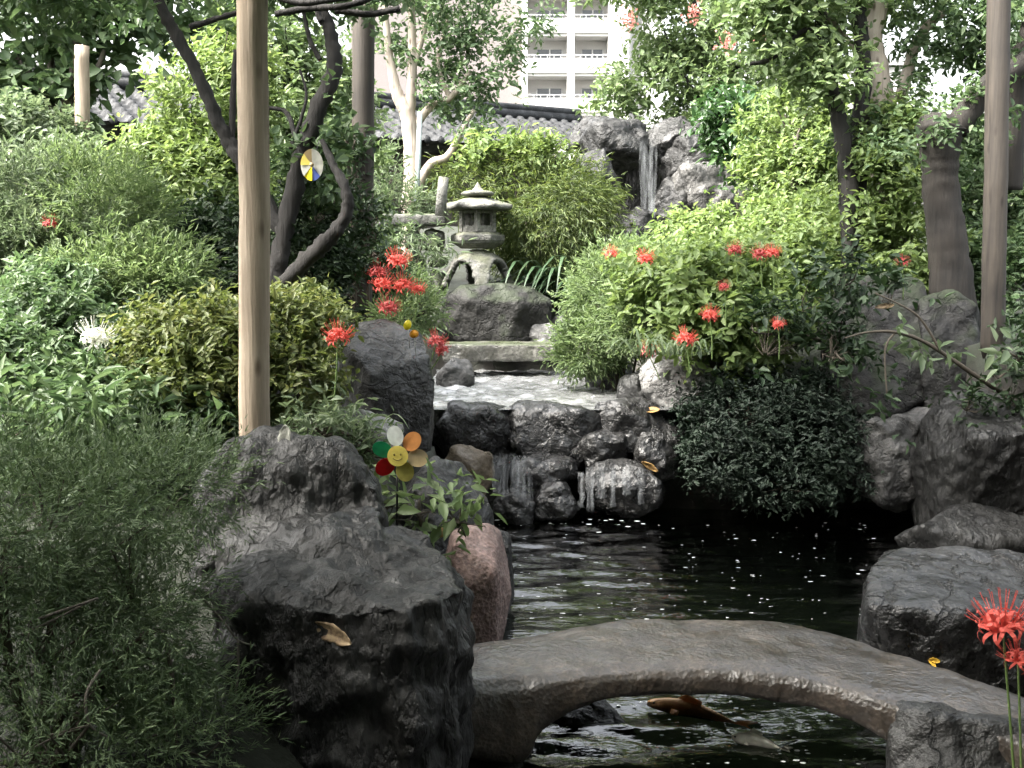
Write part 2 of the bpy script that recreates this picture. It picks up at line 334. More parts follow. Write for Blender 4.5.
M['lily_dusk'] = plain('lily_dusky_red', (.50, .09, .085), .55, 0, .35)
M['lily_white'] = plain('lily_white', (.8, .8, .72), .5, 0, .3)
M['crape_red'] = plain('crape_flower_red', (.50, .20, .17), .6, 0, .35)

# ------------------------------------------------------------------ foliage engine
def unit(a): return a / np.maximum(np.linalg.norm(a, axis=-1, keepdims=True), 1e-9)
def leaf_mesh(name, C, D, N, L, Wd, fold=.18, droop=.22):
    N = unit(N - D * (N*D).sum(-1, keepdims=True)); Sd = np.cross(D, N)
    L = L[:, None]; Wd = Wd[:, None]
    tip = C + D*L - N*droop*L
    l1 = C + D*.32*L + Sd*Wd*.5 + N*fold*Wd; r1 = C + D*.32*L - Sd*Wd*.5 + N*fold*Wd
    l2 = C + D*.68*L + Sd*Wd*.36 + N*(fold*.6*Wd - droop*.4*L); r2 = C + D*.68*L - Sd*Wd*.36 + N*(fold*.6*Wd - droop*.4*L)
    V = np.stack([C, r1, r2, tip, l2, l1], 1).reshape(-1, 3)
    b = np.arange(len(C))[:, None]*6
    Fq = np.concatenate([b + np.array([[0, 1, 2, 3]]), b + np.array([[0, 3, 4, 5]])], 1).reshape(-1, 4)
    return from_np(name, V, Fq)
def lobe(px, py, d, rx, ry, rd=None):
    c = P(px, py, d); a, b = S(rx, d), S(ry, d)
    return (c.x, c.y, c.z, a, rd if rd else (a+b)/2*.8, b)
def gen(rng, lobes, n, per, L, Wd, twig, up=.35, shell=(.45, 1.03), gap=.0, flat=False, hang=0., floor=True, nz=2.6, clump=.16):
    lb = np.array(lobes); area = (lb[:, 3]*lb[:, 5] + lb[:, 3]*lb[:, 4] + lb[:, 4]*lb[:, 5])
    idx = rng.choice(len(lb), n, p=area/area.sum())
    u = unit(rng.normal(size=(n, 3))); rad = shell[0] + (shell[1]-shell[0])*rng.random(n)**.55
    rr = lb[idx, 3:6]; 
    # uneven outline
    ph = rng.random((6, 3))*6.28; fr = rng.normal(size=(6, 3))*nz
    p = lb[idx, :3] + u*rr*rad[:, None]
    if clump:                                             # gather most twigs into leafy clumps
        K = max(6, n//16); who = rng.integers(0, K, n); loose = rng.random(n) < .22
        cr = clump*rr[who].mean(1, keepdims=True); off = rng.normal(size=(n, 3))*np.array([1, 1, .72])
        pc = p[who] + off*cr; uc = unit(u[who] + unit(off)*.8)
        p = np.where(loose[:, None], p, pc); u = np.where(loose[:, None], u, uc); rr = np.where(loose[:, None], rr, rr[who])
    nzv = sum(np.sin(p@fr[i]*1.0 + ph[i, 0]) for i in range(6))/6
    nzh = sum(np.sin(p@(fr[i]*3.1) + ph[i, 1]) for i in range(6))/6
    p = p + u*rr*(nzv*.30 + nzh*.16)[:, None]
    keep = (nzh + .6*nzv + rng.normal(size=n)*.12) > (-1.2 + gap*1.3)
    if floor: keep &= p[:, 2] > hgt(p[:, 0], p[:, 1]) - .02
    p = p[keep]; u = u[keep]; rr = rr[keep]; n = len(p)
    o = unit(u/rr)
    t = unit(o + np.array([0, 0, up]) + rng.normal(size=(n, 3))*.55 - np.array([0, 0, hang]))
    sd = unit(np.cross(t, rng.normal(size=(n, 3))*.6 + np.array([0, 0, 1.])))
    Cs, Ds, Ns = [], [], []
    for j in range(per):
        s = (j + rng.random(n))/per*twig*(.6+.8*rng.random(n))
        base = p + t*s[:, None] + rng.normal(size=(n, 3))*L*.12
        sg = 1 if j % 2 else -1
        if flat:
            D = unit(t*.9 + sd*sg*(.75 - .45*j/per) + rng.normal(size=(n, 3))*.18)
        else:
            D = unit(t*.55 + sd*sg*.9 + rng.normal(size=(n, 3))*.4 - np.array([0, 0, hang*.5]))
        Nn = unit(np.array([0, 0, .8]) + o*.5 + rng.normal(size=(n, 3))*.45)
        Cs.append(base); Ds.append(D); Ns.append(Nn)
    C = np.concatenate(Cs); D = np.concatenate(Ds); N = np.concatenate(Ns)
    k = len(C); sz = .5 + .8*rng.random(k)
    return C, D, N, L*sz, Wd*sz, p
SEED = [100]
def foliage(name, parent, lobes, n, per, L, Wd, twig, mat, droop=.22, fold=.18, **kw):
    SEED[0] += 1; rng = np.random.default_rng(SEED[0])
    C, D, N, Ls, Ws, p = gen(rng, lobes, n, per, L, Wd, twig, **kw)
    return mesh_obj(name, leaf_mesh(name, C, D, N, Ls, Ws, fold, droop), M[mat], parent), p
def plant(name, label, cat, lobes, n, per, L, Wd, mat, twig=None, stems=4, stem_mat='twig', stem_r=.012, group=None, base=None, fol='foliage', extra=None, **kw):
    lb = np.array(lobes); w = lb[:, 3]*lb[:, 5]
    c = (lb[:, :3]*w[:, None]).sum(0)/w.sum()
    if base is None: base = (float(c[0]), float(c[1]), float(hgt(c[0], c[1])))
    r = root(name, base, label, cat, group)
    f, p = foliage(fol, r, lobes, n, per, L, Wd, twig or L*2.5, mat, **kw)
    rng = np.random.default_rng(SEED[0]*7)
    for i in range(stems):
        q = Vector(p[rng.integers(len(p))]); lbi = lb[i % len(lb)]
        end = Vector((lbi[0], lbi[1], lbi[2]))*.5 + q*.5
        b0 = Vector(base) + Vector((rng.normal()*.05, rng.normal()*.05, -.04))
        mid = b0*.5 + end*.5 + Vector((rng.normal()*.05, rng.normal()*.05, .05))
        pts, rad = smooth_path([b0, mid, end, end*.2+q*.8], [stem_r*1.3, stem_r, stem_r*.6, stem_r*.25], 4)
        mb = MB(); mb.tube(pts, rad, 6); mb.build('stem', M[stem_mat], r)
    # fine twigs that carry leaves
    mb = MB(); pick = rng.choice(len(p), min(len(p), 70), replace=False)
    for k in pick:
        q = Vector(p[k]); j = int(np.argmin(((lb[:, :3]-p[k])**2).sum(1))); cc = Vector(lb[j, :3]); cc.z -= lb[j, 5]*.35
        m1 = cc.lerp(q, .5) + Vector(rng.normal(size=3)*.03)
        mb.tube([cc.lerp(q, .12), m1, q], [stem_r*.35, stem_r*.25, stem_r*.12], 4, closed=False)
    mb.build('twigs', M[stem_mat], r)
    return r
def limbs(r, specs, mat, to_ground=True, thin=1.0):
    """specs: (part name, [(px,py,d,radius px), ...])"""
    for i, (nm, pts) in enumerate(specs):
        pp = [P(a, b, c) for a, b, c, _ in pts]; rr = [S(q, c) for _, _, c, q in pts]
        if to_ground and nm == 'trunk':
            g = pp[0].copy(); h = float(hgt(g.x, g.y)) - .05
            if g.z > h + .05: pp = [Vector((g.x, g.y, h))] + pp; rr = [rr[0]*1.2] + rr
        a, b = smooth_path(pp, rr, 9)
        mb = MB(); mb.tube(a, [q*thin for q in b], 16, .42 if mat == 'bark_dark' else .12); mb.build(nm, M[mat], r)

# ------------------------------------------------------------------ rocks
def hull_mesh(ptsets, voxel, disp, seed, rnd=3, freq=None, ridged=True, streak=0):
    bm = bmesh.new()
    for pts in ptsets:
        b2 = bmesh.new()
        for p in pts: b2.verts.new(p)
        res = bmesh.ops.convex_hull(b2, input=b2.verts[:])
        bad = [g for g in set(res['geom_interior'] + res['geom_unused']) if isinstance(g, bmesh.types.BMVert)]
        if bad: bmesh.ops.delete(b2, geom=bad, context='VERTS')
        bmesh.ops.recalc_face_normals(b2, faces=b2.faces[:])
        t = bpy.data.meshes.new('t'); b2.to_mesh(t); b2.free(); bm.from_mesh(t); bpy.data.meshes.remove(t)
    me = bpy.data.meshes.new('t'); bm.to_mesh(me); bm.free()
    o = bpy.data.objects.new('t', me); COL.objects.link(o)
    md = o.modifiers.new('r', 'REMESH'); md.mode = 'VOXEL'; md.voxel_size = voxel
    dg = bpy.context.evaluated_depsgraph_get(); ev = o.evaluated_get(dg); m2 = bpy.data.meshes.new_from_object(ev)
    bpy.data.objects.remove(o); bpy.data.meshes.remove(me)
    bm = bmesh.new(); bm.from_mesh(m2); bpy.data.meshes.remove(m2)
    for _ in range(rnd): bmesh.ops.smooth_vert(bm, verts=bm.verts[:], factor=.5, use_axis_x=True, use_axis_y=True, use_axis_z=True)
    bm.normal_update()
    xs = [v.co for v in bm.verts]
    size = max(max(c[i] for c in xs)-min(c[i] for c in xs) for i in range(3))
    f = freq or 2.2/size; sv = Vector((seed*3.17, seed*1.31, seed*.77))
    mv = []
    for v in bm.verts:
        q = v.co*f + sv
        a = noise.fractal(q, .9, 2.1, 6) * .5
        if ridged:
            a += (noise.ridged_multi_fractal(q*1.3, .85, 2.2, 5, 1.0, 2.0) - 1.0) * .42
            c = noise.voronoi(q*1.25 + Vector((a, a, a))*.25)[0]; a += min(.45, (c[1]-c[0]))*1.0 - .22
        dv = a*disp*size + noise.fractal(v.co*(9/size)*1.6 + sv, .8, 2.1, 4)*disp*size*.16
        if streak: dv += streak*(noise.fractal(Vector((v.co.x*9, v.co.y*9, v.co.z*1.7)), 1, 2.2, 4) - .5*abs(noise.noise(Vector((v.co.x*5, v.co.y*5, v.co.z*.8)))))*(1-abs(v.normal.z))
        mv.append(v.co + v.normal*dv)
    for v, c in zip(bm.verts, mv): v.co = c
    out = bpy.data.meshes.new('rock'); bm.to_mesh(out); bm.free()
    return out
def ell_pts(c, rx, ry, rz, seed, n=20, sq=.75):
    rng = random.Random(seed); out = []
    for i in range(n):
        v = Vector((rng.gauss(0, 1), rng.gauss(0, 1), rng.gauss(0, 1))).normalized()
        v = Vector([math.copysign(abs(a)**sq, a) for a in v]); k = .88 + .22*rng.random()
        out.append(Vector((c[0]+v.x*rx*k, c[1]+v.y*ry*k, c[2]+v.z*rz*k)))
    for ax, r_ in ((0, rx), (1, ry), (2, rz)):
        for s in (-1, 1):
            v = Vector(c); v[ax] += s*r_; j = [rng.uniform(-.3, .3)*q for q in (rx, ry, rz)]; j[ax] = 0
            out.append(v + Vector(j))
    return out
RS = [0]
def rock(px, py, d, rx, ry, mat, label, rd=None, disp=.045, name='rock', cat='rock', group=None, rnd=3, sink=.0, sq=.75, res=46, ridged=True, n=20):
    RS[0] += 1
    c = P(px, py, d); a, b = S(rx, d), S(ry, d)
    if sink: c.z -= sink/2; b += sink/2
    dd = rd or (a+b)/2
    c.y += dd*.6
    me = hull_mesh([ell_pts(c, a, dd, b, RS[0]*13+5, n, sq)], 2*max(a, b)/res, disp, RS[0], rnd, ridged=ridged)
    o = mesh_obj(name, me, M[mat]); return tag(o, label, cat, group)
def rock_hull(ptsets, mat, label, voxel, disp, rnd=3, name='rock', cat='rock', freq=None, streak=0):
    RS[0] += 1
    o = mesh_obj(name, hull_mesh(ptsets, voxel, disp, RS[0], rnd, freq, True, streak), mat); return tag(o, label, cat)

# ================================================================== SETTING
def axis(lo, hi, step, far):
    a = list(np.arange(lo, hi+1e-6, step)); b = [hi + .5*1.5**k for k in range(1, 16)]; b = [q for q in b if q < far] + [far]
    c = [lo - .5*1.5**k for k in range(1, 16)]; c = [q for q in c if q > -far] + [-far]
    return np.array(sorted(c) + a + b)
gx, gy = axis(-6, 7, .1, 500), axis(-2, 19, .1, 500)
X, Y = np.meshgrid(gx, gy); Z = hgt(X, Y)
Z = Z + .03*np.sin(X*7.1+Y*3)*np.sin(Y*6.3-X*2)*((np.abs(X) < 8) & (Y < 20))
nx, ny = len(gx), len(gy); i = np.arange((ny-1)*(nx-1)); rI, cI = i//(nx-1), i % (nx-1); a = rI*nx+cI
me = from_np('ground', np.stack([X, Y, Z], -1).reshape(-1, 3), np.stack([a, a+1, a+nx+1, a+nx], 1))
tag(mesh_obj('ground', me, M['soil'], loc=(0, 0, 0)), kind='structure')
def waves(X, Y, seed, lam, slope, n=22):
    rng = np.random.default_rng(seed); Z = np.zeros_like(X)
    for k in range(n):
        l = lam[0]*(lam[1]/lam[0])**rng.random(); an = rng.normal(0, .55) + math.pi/2; ph = rng.random()*6.283; kk = 2*math.pi/l
        wx = .35*np.sin(X*2.1+ph*3+Y*1.3)
        Z += slope*l/(2*math.pi)*math.sqrt(2.0/n)*np.sin(kk*(X*math.cos(an)+Y*math.sin(an)) + ph + wx*2.5)
    return Z
def water(name, x0, x1, y0, y1, step, mat, z, hfun, clip=None, lip=None):
    xs = np.arange(x0, x1, step); ys = np.arange(y0, y1, step); X, Y = np.meshgrid(xs, ys); Z = z + hfun(X, Y)
    if lip:                                                # thin film bending down over uneven weir stones
        k = np.clip((lip-Y)/(lip-y0), 0, 1); Z = Z - .11*k**2 + .012*k*np.sin(X*9+1)*np.sin(X*4.3); Y = Y + k*(.05*np.sin(X*5.1+.6) + .035*np.sin(X*13+2) + .02*np.sin(X*29))
    nx, ny = len(xs), len(ys); i = np.arange((ny-1)*(nx-1)); r_, c_ = i//(nx-1), i % (nx-1); a = r_*nx+c_
    Fq = np.stack([a, a+1, a+nx+1, a+nx], 1)
    if clip is not None: Fq = Fq[clip(xs[c_], ys[r_])]
    return tag(mesh_obj(name, from_np(name, np.stack([X, Y, Z], -1).reshape(-1, 3), Fq), mat, loc=(0, 0, z)), kind='structure')
water('pond_water', -.9, 4.0, 1.6, 8.6, .03, M['water'], 0.0,
      lambda X, Y: waves(X, Y, 3, (.05, .36), .18)*(.45 + .75*sstep(2.4, -.2, X - .15*(Y-6))*sstep(4.8, 7.5, Y) + .9*sstep(5.2, 4.2, Y)),
      lambda x, y: x < 2.3 + np.clip(y-1.6, 0, 4.4)*.42)
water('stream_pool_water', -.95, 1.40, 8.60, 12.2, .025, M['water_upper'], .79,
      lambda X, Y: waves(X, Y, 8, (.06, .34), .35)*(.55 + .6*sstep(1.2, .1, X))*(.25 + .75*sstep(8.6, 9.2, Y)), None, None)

# ------------------------------------------------------------------ far buildings
M['white_wall'] = plain('white_wall', (.60, .59, .575), .7); M['pink_wall'] = plain('pinkish_wall', (.19, .165, .16), .8)
M['window_glass'] = plain('window_glass', (.10, .11, .12), .12); M['frame_metal'] = plain('pale_metal', (.55, .55, .55), .4)
M['recess'] = plain('balcony_wall', (.25, .25, .245), .8)
D0 = 85.0
r = root('apartment_building', (P(560, 200, D0).x, D0, 1.9), 'white apartment block with stacked balconies rising behind the tiled roof', 'building')
def fx(px): return (px-CX)/F_PX*D0
def fz(py): return P(CX, py, D0).z
pitch_z = 2.94; z0 = fz(98)
ztop = z0 + pitch_z*9 + 1.0; zb = z0 - pitch_z*4
cols = [(527, 566), (573, 606)]
mb = MB()                                                  # wall with openings: piers and parapet bands
mb.box(fx(606), fx(626), D0, D0+9, zb, ztop); mb.box(fx(566), fx(573), D0, D0+2.0, zb, ztop); mb.box(fx(522), fx(527), D0, D0+9, zb, ztop)
for (a, b) in cols:
    for k in range(-3, 9):
        zz = z0 + k*pitch_z
        mb.box(fx(a), fx(b), D0+.002, D0+.18, zz-1.05, zz)
        mb.box(fx(a), fx(b), D0+.18, D0+2.0, zz-1.28, zz-1.05)
mb.box(fx(527), fx(606), D0+2.002, D0+9, zb, ztop)
mb.box(fx(660), fx(640), D0+.8, D0+9, zb, ztop-6); mb.box(fx(626), fx(640), D0+2, D0+9, zb, ztop)
mb.build('facade', M['white_wall'], r, False)
mb = MB(); mb.box(fx(352), fx(522), D0+1.5, D0+10, zb, ztop-3); mb.build('side_wing', M['pink_wall'], r, False)
mb = MB(); mb.tube([(fx(629), D0+1.7, zb), (fx(629), D0+1.7, ztop)], [.22, .22], 8); mb.build('downpipe', M['frame_metal'], r)
for (a, b) in cols:
    for k in range(-1, 6):
        zz = z0 + k*pitch_z; w = fx(b)-fx(a)
        mb = MB(); mb.box(fx(a)+.25*w, fx(b)-.08*w, D0+1.93, D0+1.99, zz-1.0, zz+1.0); wn = mb.build('window', M['window_glass'], r, False)
        mb = MB()
        for q in (.25, .58, .9): mb.box(fx(a)+q*w-.05, fx(a)+q*w+.05, D0+1.88, D0+1.925, zz-1.0, zz+1.0)
        mb.build('frame', M['frame_metal'], wn, False)
        mb = MB(); mb.box(fx(a), fx(b), D0+.03, D0+.07, zz+.22, zz+.28)
        for q in range(7): mb.box(fx(a)+w*q/6-.02, fx(a)+w*q/6+.02, D0+.035, D0+.065, zz, zz+.22)
        mb.build('railing', M['frame_metal'], r, False)
for (xa, xb, za, zt, yy, lab) in ((742, 806, 60, 74, 70, 'pale house block glimpsed between the trees right of the waterfall'),):
    xl_, xr_ = P(xa, 100, yy).x, P(900, 100, yy).x
    r = root('pale_house', ((xl_+xr_)/2, yy, 1.9), lab, 'building')
    mb = MB(); mb.box(xl_, xr_, yy, yy+8, 0, P(800, 66, yy).z); mb.build('wall', M['white_wall'], r, False)
    for k in range(4):
        xx = P(xa+6+k*26, 100, yy).x; mb = MB(); mb.box(xx, xx+1.0, yy-.03, yy-.005, P(0, 108, yy).z, P(0, 86, yy).z); mb.build('window', M['window_glass'], r, False)
    mb = MB(); mb.box(xl_-.3, xr_+.3, yy-.3, yy+8.3, P(800, 66, yy).z+.003, P(800, 62, yy).z); mb.build('roof', M['recess'], r, False)

# tiled roof building behind the garden
M['tile'] = rock_mat('roof_tile', (.014, .015, .016), (.060, .062, .065), (.55, .8), .2, 5.0, spec=.2)
M['dark_boards'] = wood_mat('dark_boards', (.012, .010, .008), (.05, .042, .034), .4, .8, .4)
A = Vector((-7.4, 15.6, 4.02)); B = Vector((2.6, 22.0, 4.12)); u = (B-A); Ln = u.length; u.normalize(); nrm = Vector((-u.y, u.x, 0))
dep, rise = 2.3, .85
r = root('tiled_roof_building', (A+B)/2*1 - Vector((0, 0, 2.6)), 'long dark wooden building with a grey clay tiled roof', 'building')
mb = MB(); npitch = int(Ln/.27); sub = 8; rows = 9
prof = []
for k in range(rows):
    prof += [(k/rows, .035), ((k+.97)/rows, .0)]
vs = []; nu = npitch*sub+1
for (v, st) in prof:
    for q in range(nu):
        ph = (q % sub)/sub; hgt_t = .085*max(0, math.cos((ph-.5)*2*math.pi))**.8 if abs(ph-.5) < .25 else -.012*math.cos((ph)*2*math.pi)
        p = A + u*(q/(nu-1)*Ln) + nrm*(v*dep) + Vector((0, 0, v*rise + st + hgt_t)); vs.append(p)
fs = [(j*nu+q, j*nu+q+1, (j+1)*nu+q+1, (j+1)*nu+q) for j in range(len(prof)-1) for q in range(nu-1)]
mb.add(vs, fs); rf = mb.build('roof', M['tile'], r)
mb = MB()
top = nrm*dep + Vector((0, 0, rise))
mb.tube([A+top+Vector((0, 0, .10))-u*.1, B+top+Vector((0, 0, .10))+u*.1], [.11, .11], 12)
mb.tube([A+top+Vector((0, 0, .24))-u*.1, B+top+Vector((0, 0, .24))+u*.1], [.075, .075], 12); mb.build('ridge_tiles', M['tile'], rf)
mb = MB()
for k in range(npitch):
    c = A + u*((k+.5)*.27*Ln/(npitch*.27)) + Vector((0, 0, .045)) - nrm*.02
    mb.tube([c, c+nrm*.05], [.062, .062], 10)
mb.build('eave_tiles', M['tile'], rf)
mb = MB()
for s0, s1, z0_, z1_, off in ((0, 1, -2.9, -.12, .55),):
    q0, q1 = A+u*.3+nrm*off, B-u*.3+nrm*off
    mb.add([q0+Vector((0,0,z0_)), q1+Vector((0,0,z0_)), q1+Vector((0,0,z1_)), q0+Vector((0,0,z1_)), q0+nrm*3+Vector((0,0,z0_)), q1+nrm*3+Vector((0,0,z0_)), q1+nrm*3+Vector((0,0,z1_)), q0+nrm*3+Vector((0,0,z1_))],
           [(0,1,2,3),(1,5,6,2),(5,4,7,6),(4,0,3,7)])
mb.build('wall', M['dark_boards'], r, False)
mb = MB()                                                     # rafters + back slope
for k in range(26):
    c = A + u*(Ln*(k+.5)/26)+nrm*.05; mb.tube([c+Vector((0,0,-.04)), c+nrm*.6+Vector((0,0,.14))], [.03, .03], 4)
mb.build('rafters', M['dark_boards'], r, False)
mb = MB(); mb.add([A+top, B+top, B+top+nrm*2.3-Vector((0,0,.85)), A+top+nrm*2.3-Vector((0,0,.85))], [(0,1,2,3)]); mb.build('back_slope', M['tile'], rf, False)

# ------------------------------------------------------------------ rocks of the stream
fg = []
def pts(L): return [P(*q) for q in L]
tier = pts([(205,475,3.75),(228,440,3.8),(268,430,3.85),(345,446,3.85),(368,478,3.8),(385,520,3.75),(200,560,3.6),(205,768,3.5),(380,768,3.6),
            (228,448,4.4),(270,436,4.5),(345,452,4.5),(372,490,4.4),(380,600,4.4),(210,600,4.4)])
front = pts([(222,590,3.2),(300,612,3.03),(405,608,3.02),(442,598,3.12),(464,590,3.3),(446,560,3.5),(392,522,3.7),(330,548,3.45),(300,570,3.2),(400,575,3.2),(232,560,3.45),
             (228,860,3.15),(300,900,2.95),(420,900,3.0),(452,860,3.2),(466,600,3.9),(460,820,3.9),(230,820,4.0)])
mid_ = pts([(222,515,3.72),(300,505,3.68),(378,508,3.7),(225,600,3.28),(320,600,3.12),(400,592,3.14),(225,520,4.2),(375,510,4.2),(395,700,3.6),(225,700,3.6)])
rock_hull([tier, front, mid_], M['rock_black'], 'big black craggy rock with a stepped top in the left foreground', .0125, .05, 1, freq=2.0, streak=.035)
rock(474, 590, 4.85, 40, 62, 'granite_pink', 'rounded pink granite boulder between the black rock and the bridge', rd=.26, disp=.012, rnd=6, ridged=False, sink=.25, sq=.8)
rock(440, 505, 5.7, 54, 46, 'rock_dark', 'dark layered boulder at the left edge of the pond above the pink granite', rd=.35, sink=.35, disp=.05)
rock(500, 560, 5.9, 14, 30, 'rock_dark', 'small dark stone in the water beside the pink granite boulder', sink=.2, disp=.03, res=30)
h = pts([(345,330,6.9),(385,318,7.0),(418,330,6.9),(432,355,6.7),(436,400,6.6),(430,452,6.6),(372,455,6.45),(368,372,6.45),(350,350,6.6),(335,390,6.8),(330,450,6.8),
         (350,330,7.6),(415,335,7.6),(430,450,7.5),(335,450,7.6)])
rock_hull([h], M['rock_dark'], 'tall flat-faced dark rock left of the small stream pool', .025, .03, 2)
rock(352, 426, 5.15, 50, 15, 'rock_pale', 'low flat grey stone with a pale top behind the big black rock', rd=.2, sink=.15, disp=.03, res=36)
# weir and cascade
casc = [(474,430,8.56,47,27,'rock_wet','wet weir stone at the left end of the pool lip',.26),
        (556,431,8.56,58,27,'rock_wet','broad wet weir stone at the middle of the pool lip',.26),
        (640,420,8.56,50,21,'rock_wet','thin wet weir stone at the right end of the pool lip',.2),
        (606,449,8.42,25,20,'rock_wet','round black boulder below the weir, left of its twin',.15),
        (658,452,8.42,23,22,'rock_wet','round black boulder below the weir beside the dark shrub',.15),
        (622,486,8.2,46,26,'rock_wet','largest wet cascade boulder with a yellow leaf on it',.22),
        (546,474,8.3,34,20,'rock_wet','wet cascade boulder between the two thin falls',.18),
        (468,466,8.25,28,22,'rock_brown','brownish stone at the left side of the cascade',.16),
        (514,503,8.05,22,14,'rock_dark','low splashed stone at the foot of the left fall',.12),
        (556,497,8.1,26,14,'rock_wet','low black stone at the foot of the cascade',.14)]
for (a, b, d, w, h_, m_, lab, rd) in casc: rock(a, b, d, w, h_, m_, lab, rd=rd, disp=.045, sink=.12, res=34, sq=(.5 if 'weir' in lab else .75), name='cascade_stone', cat='stone', group='stones of the cascade', rnd=4)
rock(685, 372, 8.8, 42, 24, 'rock_pale', 'pale-topped grey rock beside the small stream pool', rd=.25, sink=.2, disp=.045)
rock(640, 385, 9.3, 22, 14, 'rock_dark', 'dark stone at the right edge of the small stream pool', sink=.15, res=30)
rock(610, 372, 10.2, 26, 18, 'rock_dark', 'dark stone half hidden under the bright bank shrub', sink=.2, res=30)
rock(541, 330, 11.9, 20, 9, 'rock_pale', 'small pale stone behind the right end of the stone slab', sink=.2, res=28)
rock(560, 325, 12.1, 16, 10, 'rock_grey', 'small grey stone under the strap-leaved plant', sink=.2, res=28)
rock(455, 372, 10.4, 20, 14, 'rock_grey', 'grey stone at the left edge of the stream pool by the slab', sink=.2, res=28)
bp_ = [P(x, y, d) for (x, y) in ((446,296),(462,286),(500,283),(530,287),(548,302),(552,340),(442,340)) for d in (12.0, 13.3)] + pts([(470,300,11.8),(520,303,11.8),(505,345,11.75)])
rock_hull([bp_], M['rock_matte'], 'broad flat dark boulder carrying the stone lantern', .025, .035, 2)
sh = []
for xx, yy in ((443,344),(556,344)):
    for dd in (11.25, 11.75):
        for y2 in (yy, 361): q = P(xx, y2, 11.3); q.y = dd; sh.append(q)
rock_hull([sh], M['slab'], 'long rough stone slab spanning the head of the stream pool', .018, .012, 2, name='stone_slab', cat='stone slab')
q = P(500, 366, 11.5); 
# right bank
rk = pts([(822,330,8.65),(845,285,8.75),(890,270,8.75),(925,285,8.65),(935,330,8.35),(930,400,8.15),(880,420,8.05),(830,415,8.35),(835,300,9.65),(900,280,9.65),(935,400,9.45),(825,415,9.45)])
rock_hull([rk], M['rock_matte'], 'large dark boulder under the overhanging branch on the right bank', .03, .04, 2)
rk = pts([(918,300,8.45),(950,290,8.45),(978,305,8.35),(984,380,8.15),(975,440,8.05),(925,440,8.05),(920,350,8.15),(925,300,9.25),(980,310,9.25),(980,440,9.05),(925,440,9.05)])
rock_hull([rk], M['rock_matte'], 'upright dark rock in front of the dark pollarded trunk', .026, .03, 2)
rock(898, 458, 8.05, 42, 50, 'rock_grey', 'rounded dull grey boulder at the right edge of the pond', rd=.3, sink=.08, disp=.06, rnd=1, sq=.6)
rock(843, 446, 8.25, 20, 30, 'rock_grey', 'narrow grey stone with a flat pale top beside the dark shrub', rd=.2, sink=.1, disp=.05, res=34, rnd=1, sq=.6)
rock(1000, 468, 7.5, 64, 66, 'rock_black', 'massive black bank rock at the right edge of the photo', rd=.5, sink=.3, disp=.055, sq=.55, rnd=1, res=60)
rock(985, 527, 7.15, 80, 16, 'rock_black', 'low black ledge rock behind the shiny wet rock', rd=.3, sink=.2, disp=.04)
wr = pts([(890,552,5.35),(902,546,5.5),(1000,548,5.6),(1050,556,5.6),(1075,600,5.3),(1060,660,4.95),(1000,668,4.75),(930,655,4.8),(872,648,4.9),(857,622,5.0),(862,595,5.1),(872,565,5.2),
          (870,606,4.85),(960,615,4.75),(1050,620,4.8),(855,690,5.0),(930,720,4.75),(1060,720,4.8),(884,552,5.8),(1050,556,5.8),(870,650,5.8),(1060,660,5.9)])
rock_hull([wr], M['rock_wet'], 'shiny wet grey rock behind the right end of the bridge', .02, .026, 2)
rk = pts([(893,700,3.9),(905,690,4.1),(965,688,4.15),(1040,700,4.1),(1060,760,3.8),(1040,830,3.6),(960,840,3.55),(890,830,3.7),(886,745,3.8),(950,715,3.75),(1030,725,3.75),(890,800,4.3),(1040,800,4.3)])
rock_hull([rk], M['rock_dark'], 'mottled dark rock under the right end of the bridge at the bottom corner', .018, .03, 2)
rock(592, 722, 4.45, 50, 22, 'rock_wet', 'wet black stone in the water under the bridge arch', rd=.13, sink=.1, disp=.03, res=36)
rock(490, 772, 4.0, 36, 18, 'rock_grey', 'small grey stone at the bottom edge beside the black rock', rd=.15, sink=.1, disp=.03, res=30)
rock(492, 735, 4.75, 58, 55, 'rock_black', 'black footing rock under the left end of the bridge', rd=.25, sink=.2, disp=.03)

# bridge: arched granite, swept along stations
st = [(430,645,690,768,.40),(462,641,686,768,.40),(520,632,680,772,.40),(543,629,678,738,.40),(590,622,673,710,.40),(640,617,669,700,.395),(700,615,668,698,.39),(760,618,672,702,.385),
      (810,626,679,711,.375),(855,636,690,727,.36),(885,645,700,745,.345),(930,660,712,768,.325),(985,680,728,775,.295),(1045,700,748,790,.26)]
rings = []
for k, (px, yb, yf, yu, z) in enumerate(st):
    b = G(px, yb, z); f = G(px, yf+4, z-.02)
    f2 = P(px, yf+4, f.y); un = P(px, yu, f.y); zb_ = un.z
    y0, y1 = f.y, b.y; x = (f.x+b.x)/2; dx = (b.x-f.x)/2
    ring = []
    for (ty, tz) in ((0, .12), (0, .62), (.03, .84), (.12, .97), (.3, 1.0), (.55, 1.01), (.8, 1.0), (.95, .95), (1, .8), (1, .12), (.85, 0), (.5, 0), (.15, 0)):
        ring.append(Vector((x + dx*(2*ty-1), y0 + (y1-y0)*ty, zb_ + (z-zb_)*tz)))
    rings.append(ring)
def resample(rings, k=6):
    out = []; n = len(rings)
    for i in range(n-1):
        p0, p1, p2, p3 = rings[max(i-1,0)], rings[i], rings[i+1], rings[min(i+2,n-1)]
        for j in range(k):
            t = j/k
            out.append([0.5*((2*b)+(-a+c)*t+(2*a-5*b+4*c-d)*t*t+(-a+3*b-3*c+d)*t**3) for a, b, c, d in zip(p0, p1, p2, p3)])
    out.append(rings[-1]); return out
rings = resample(rings)
bm = bmesh.new(); rv = [[bm.verts.new(p) for p in rg] for rg in rings]; m_ = len(rv[0])
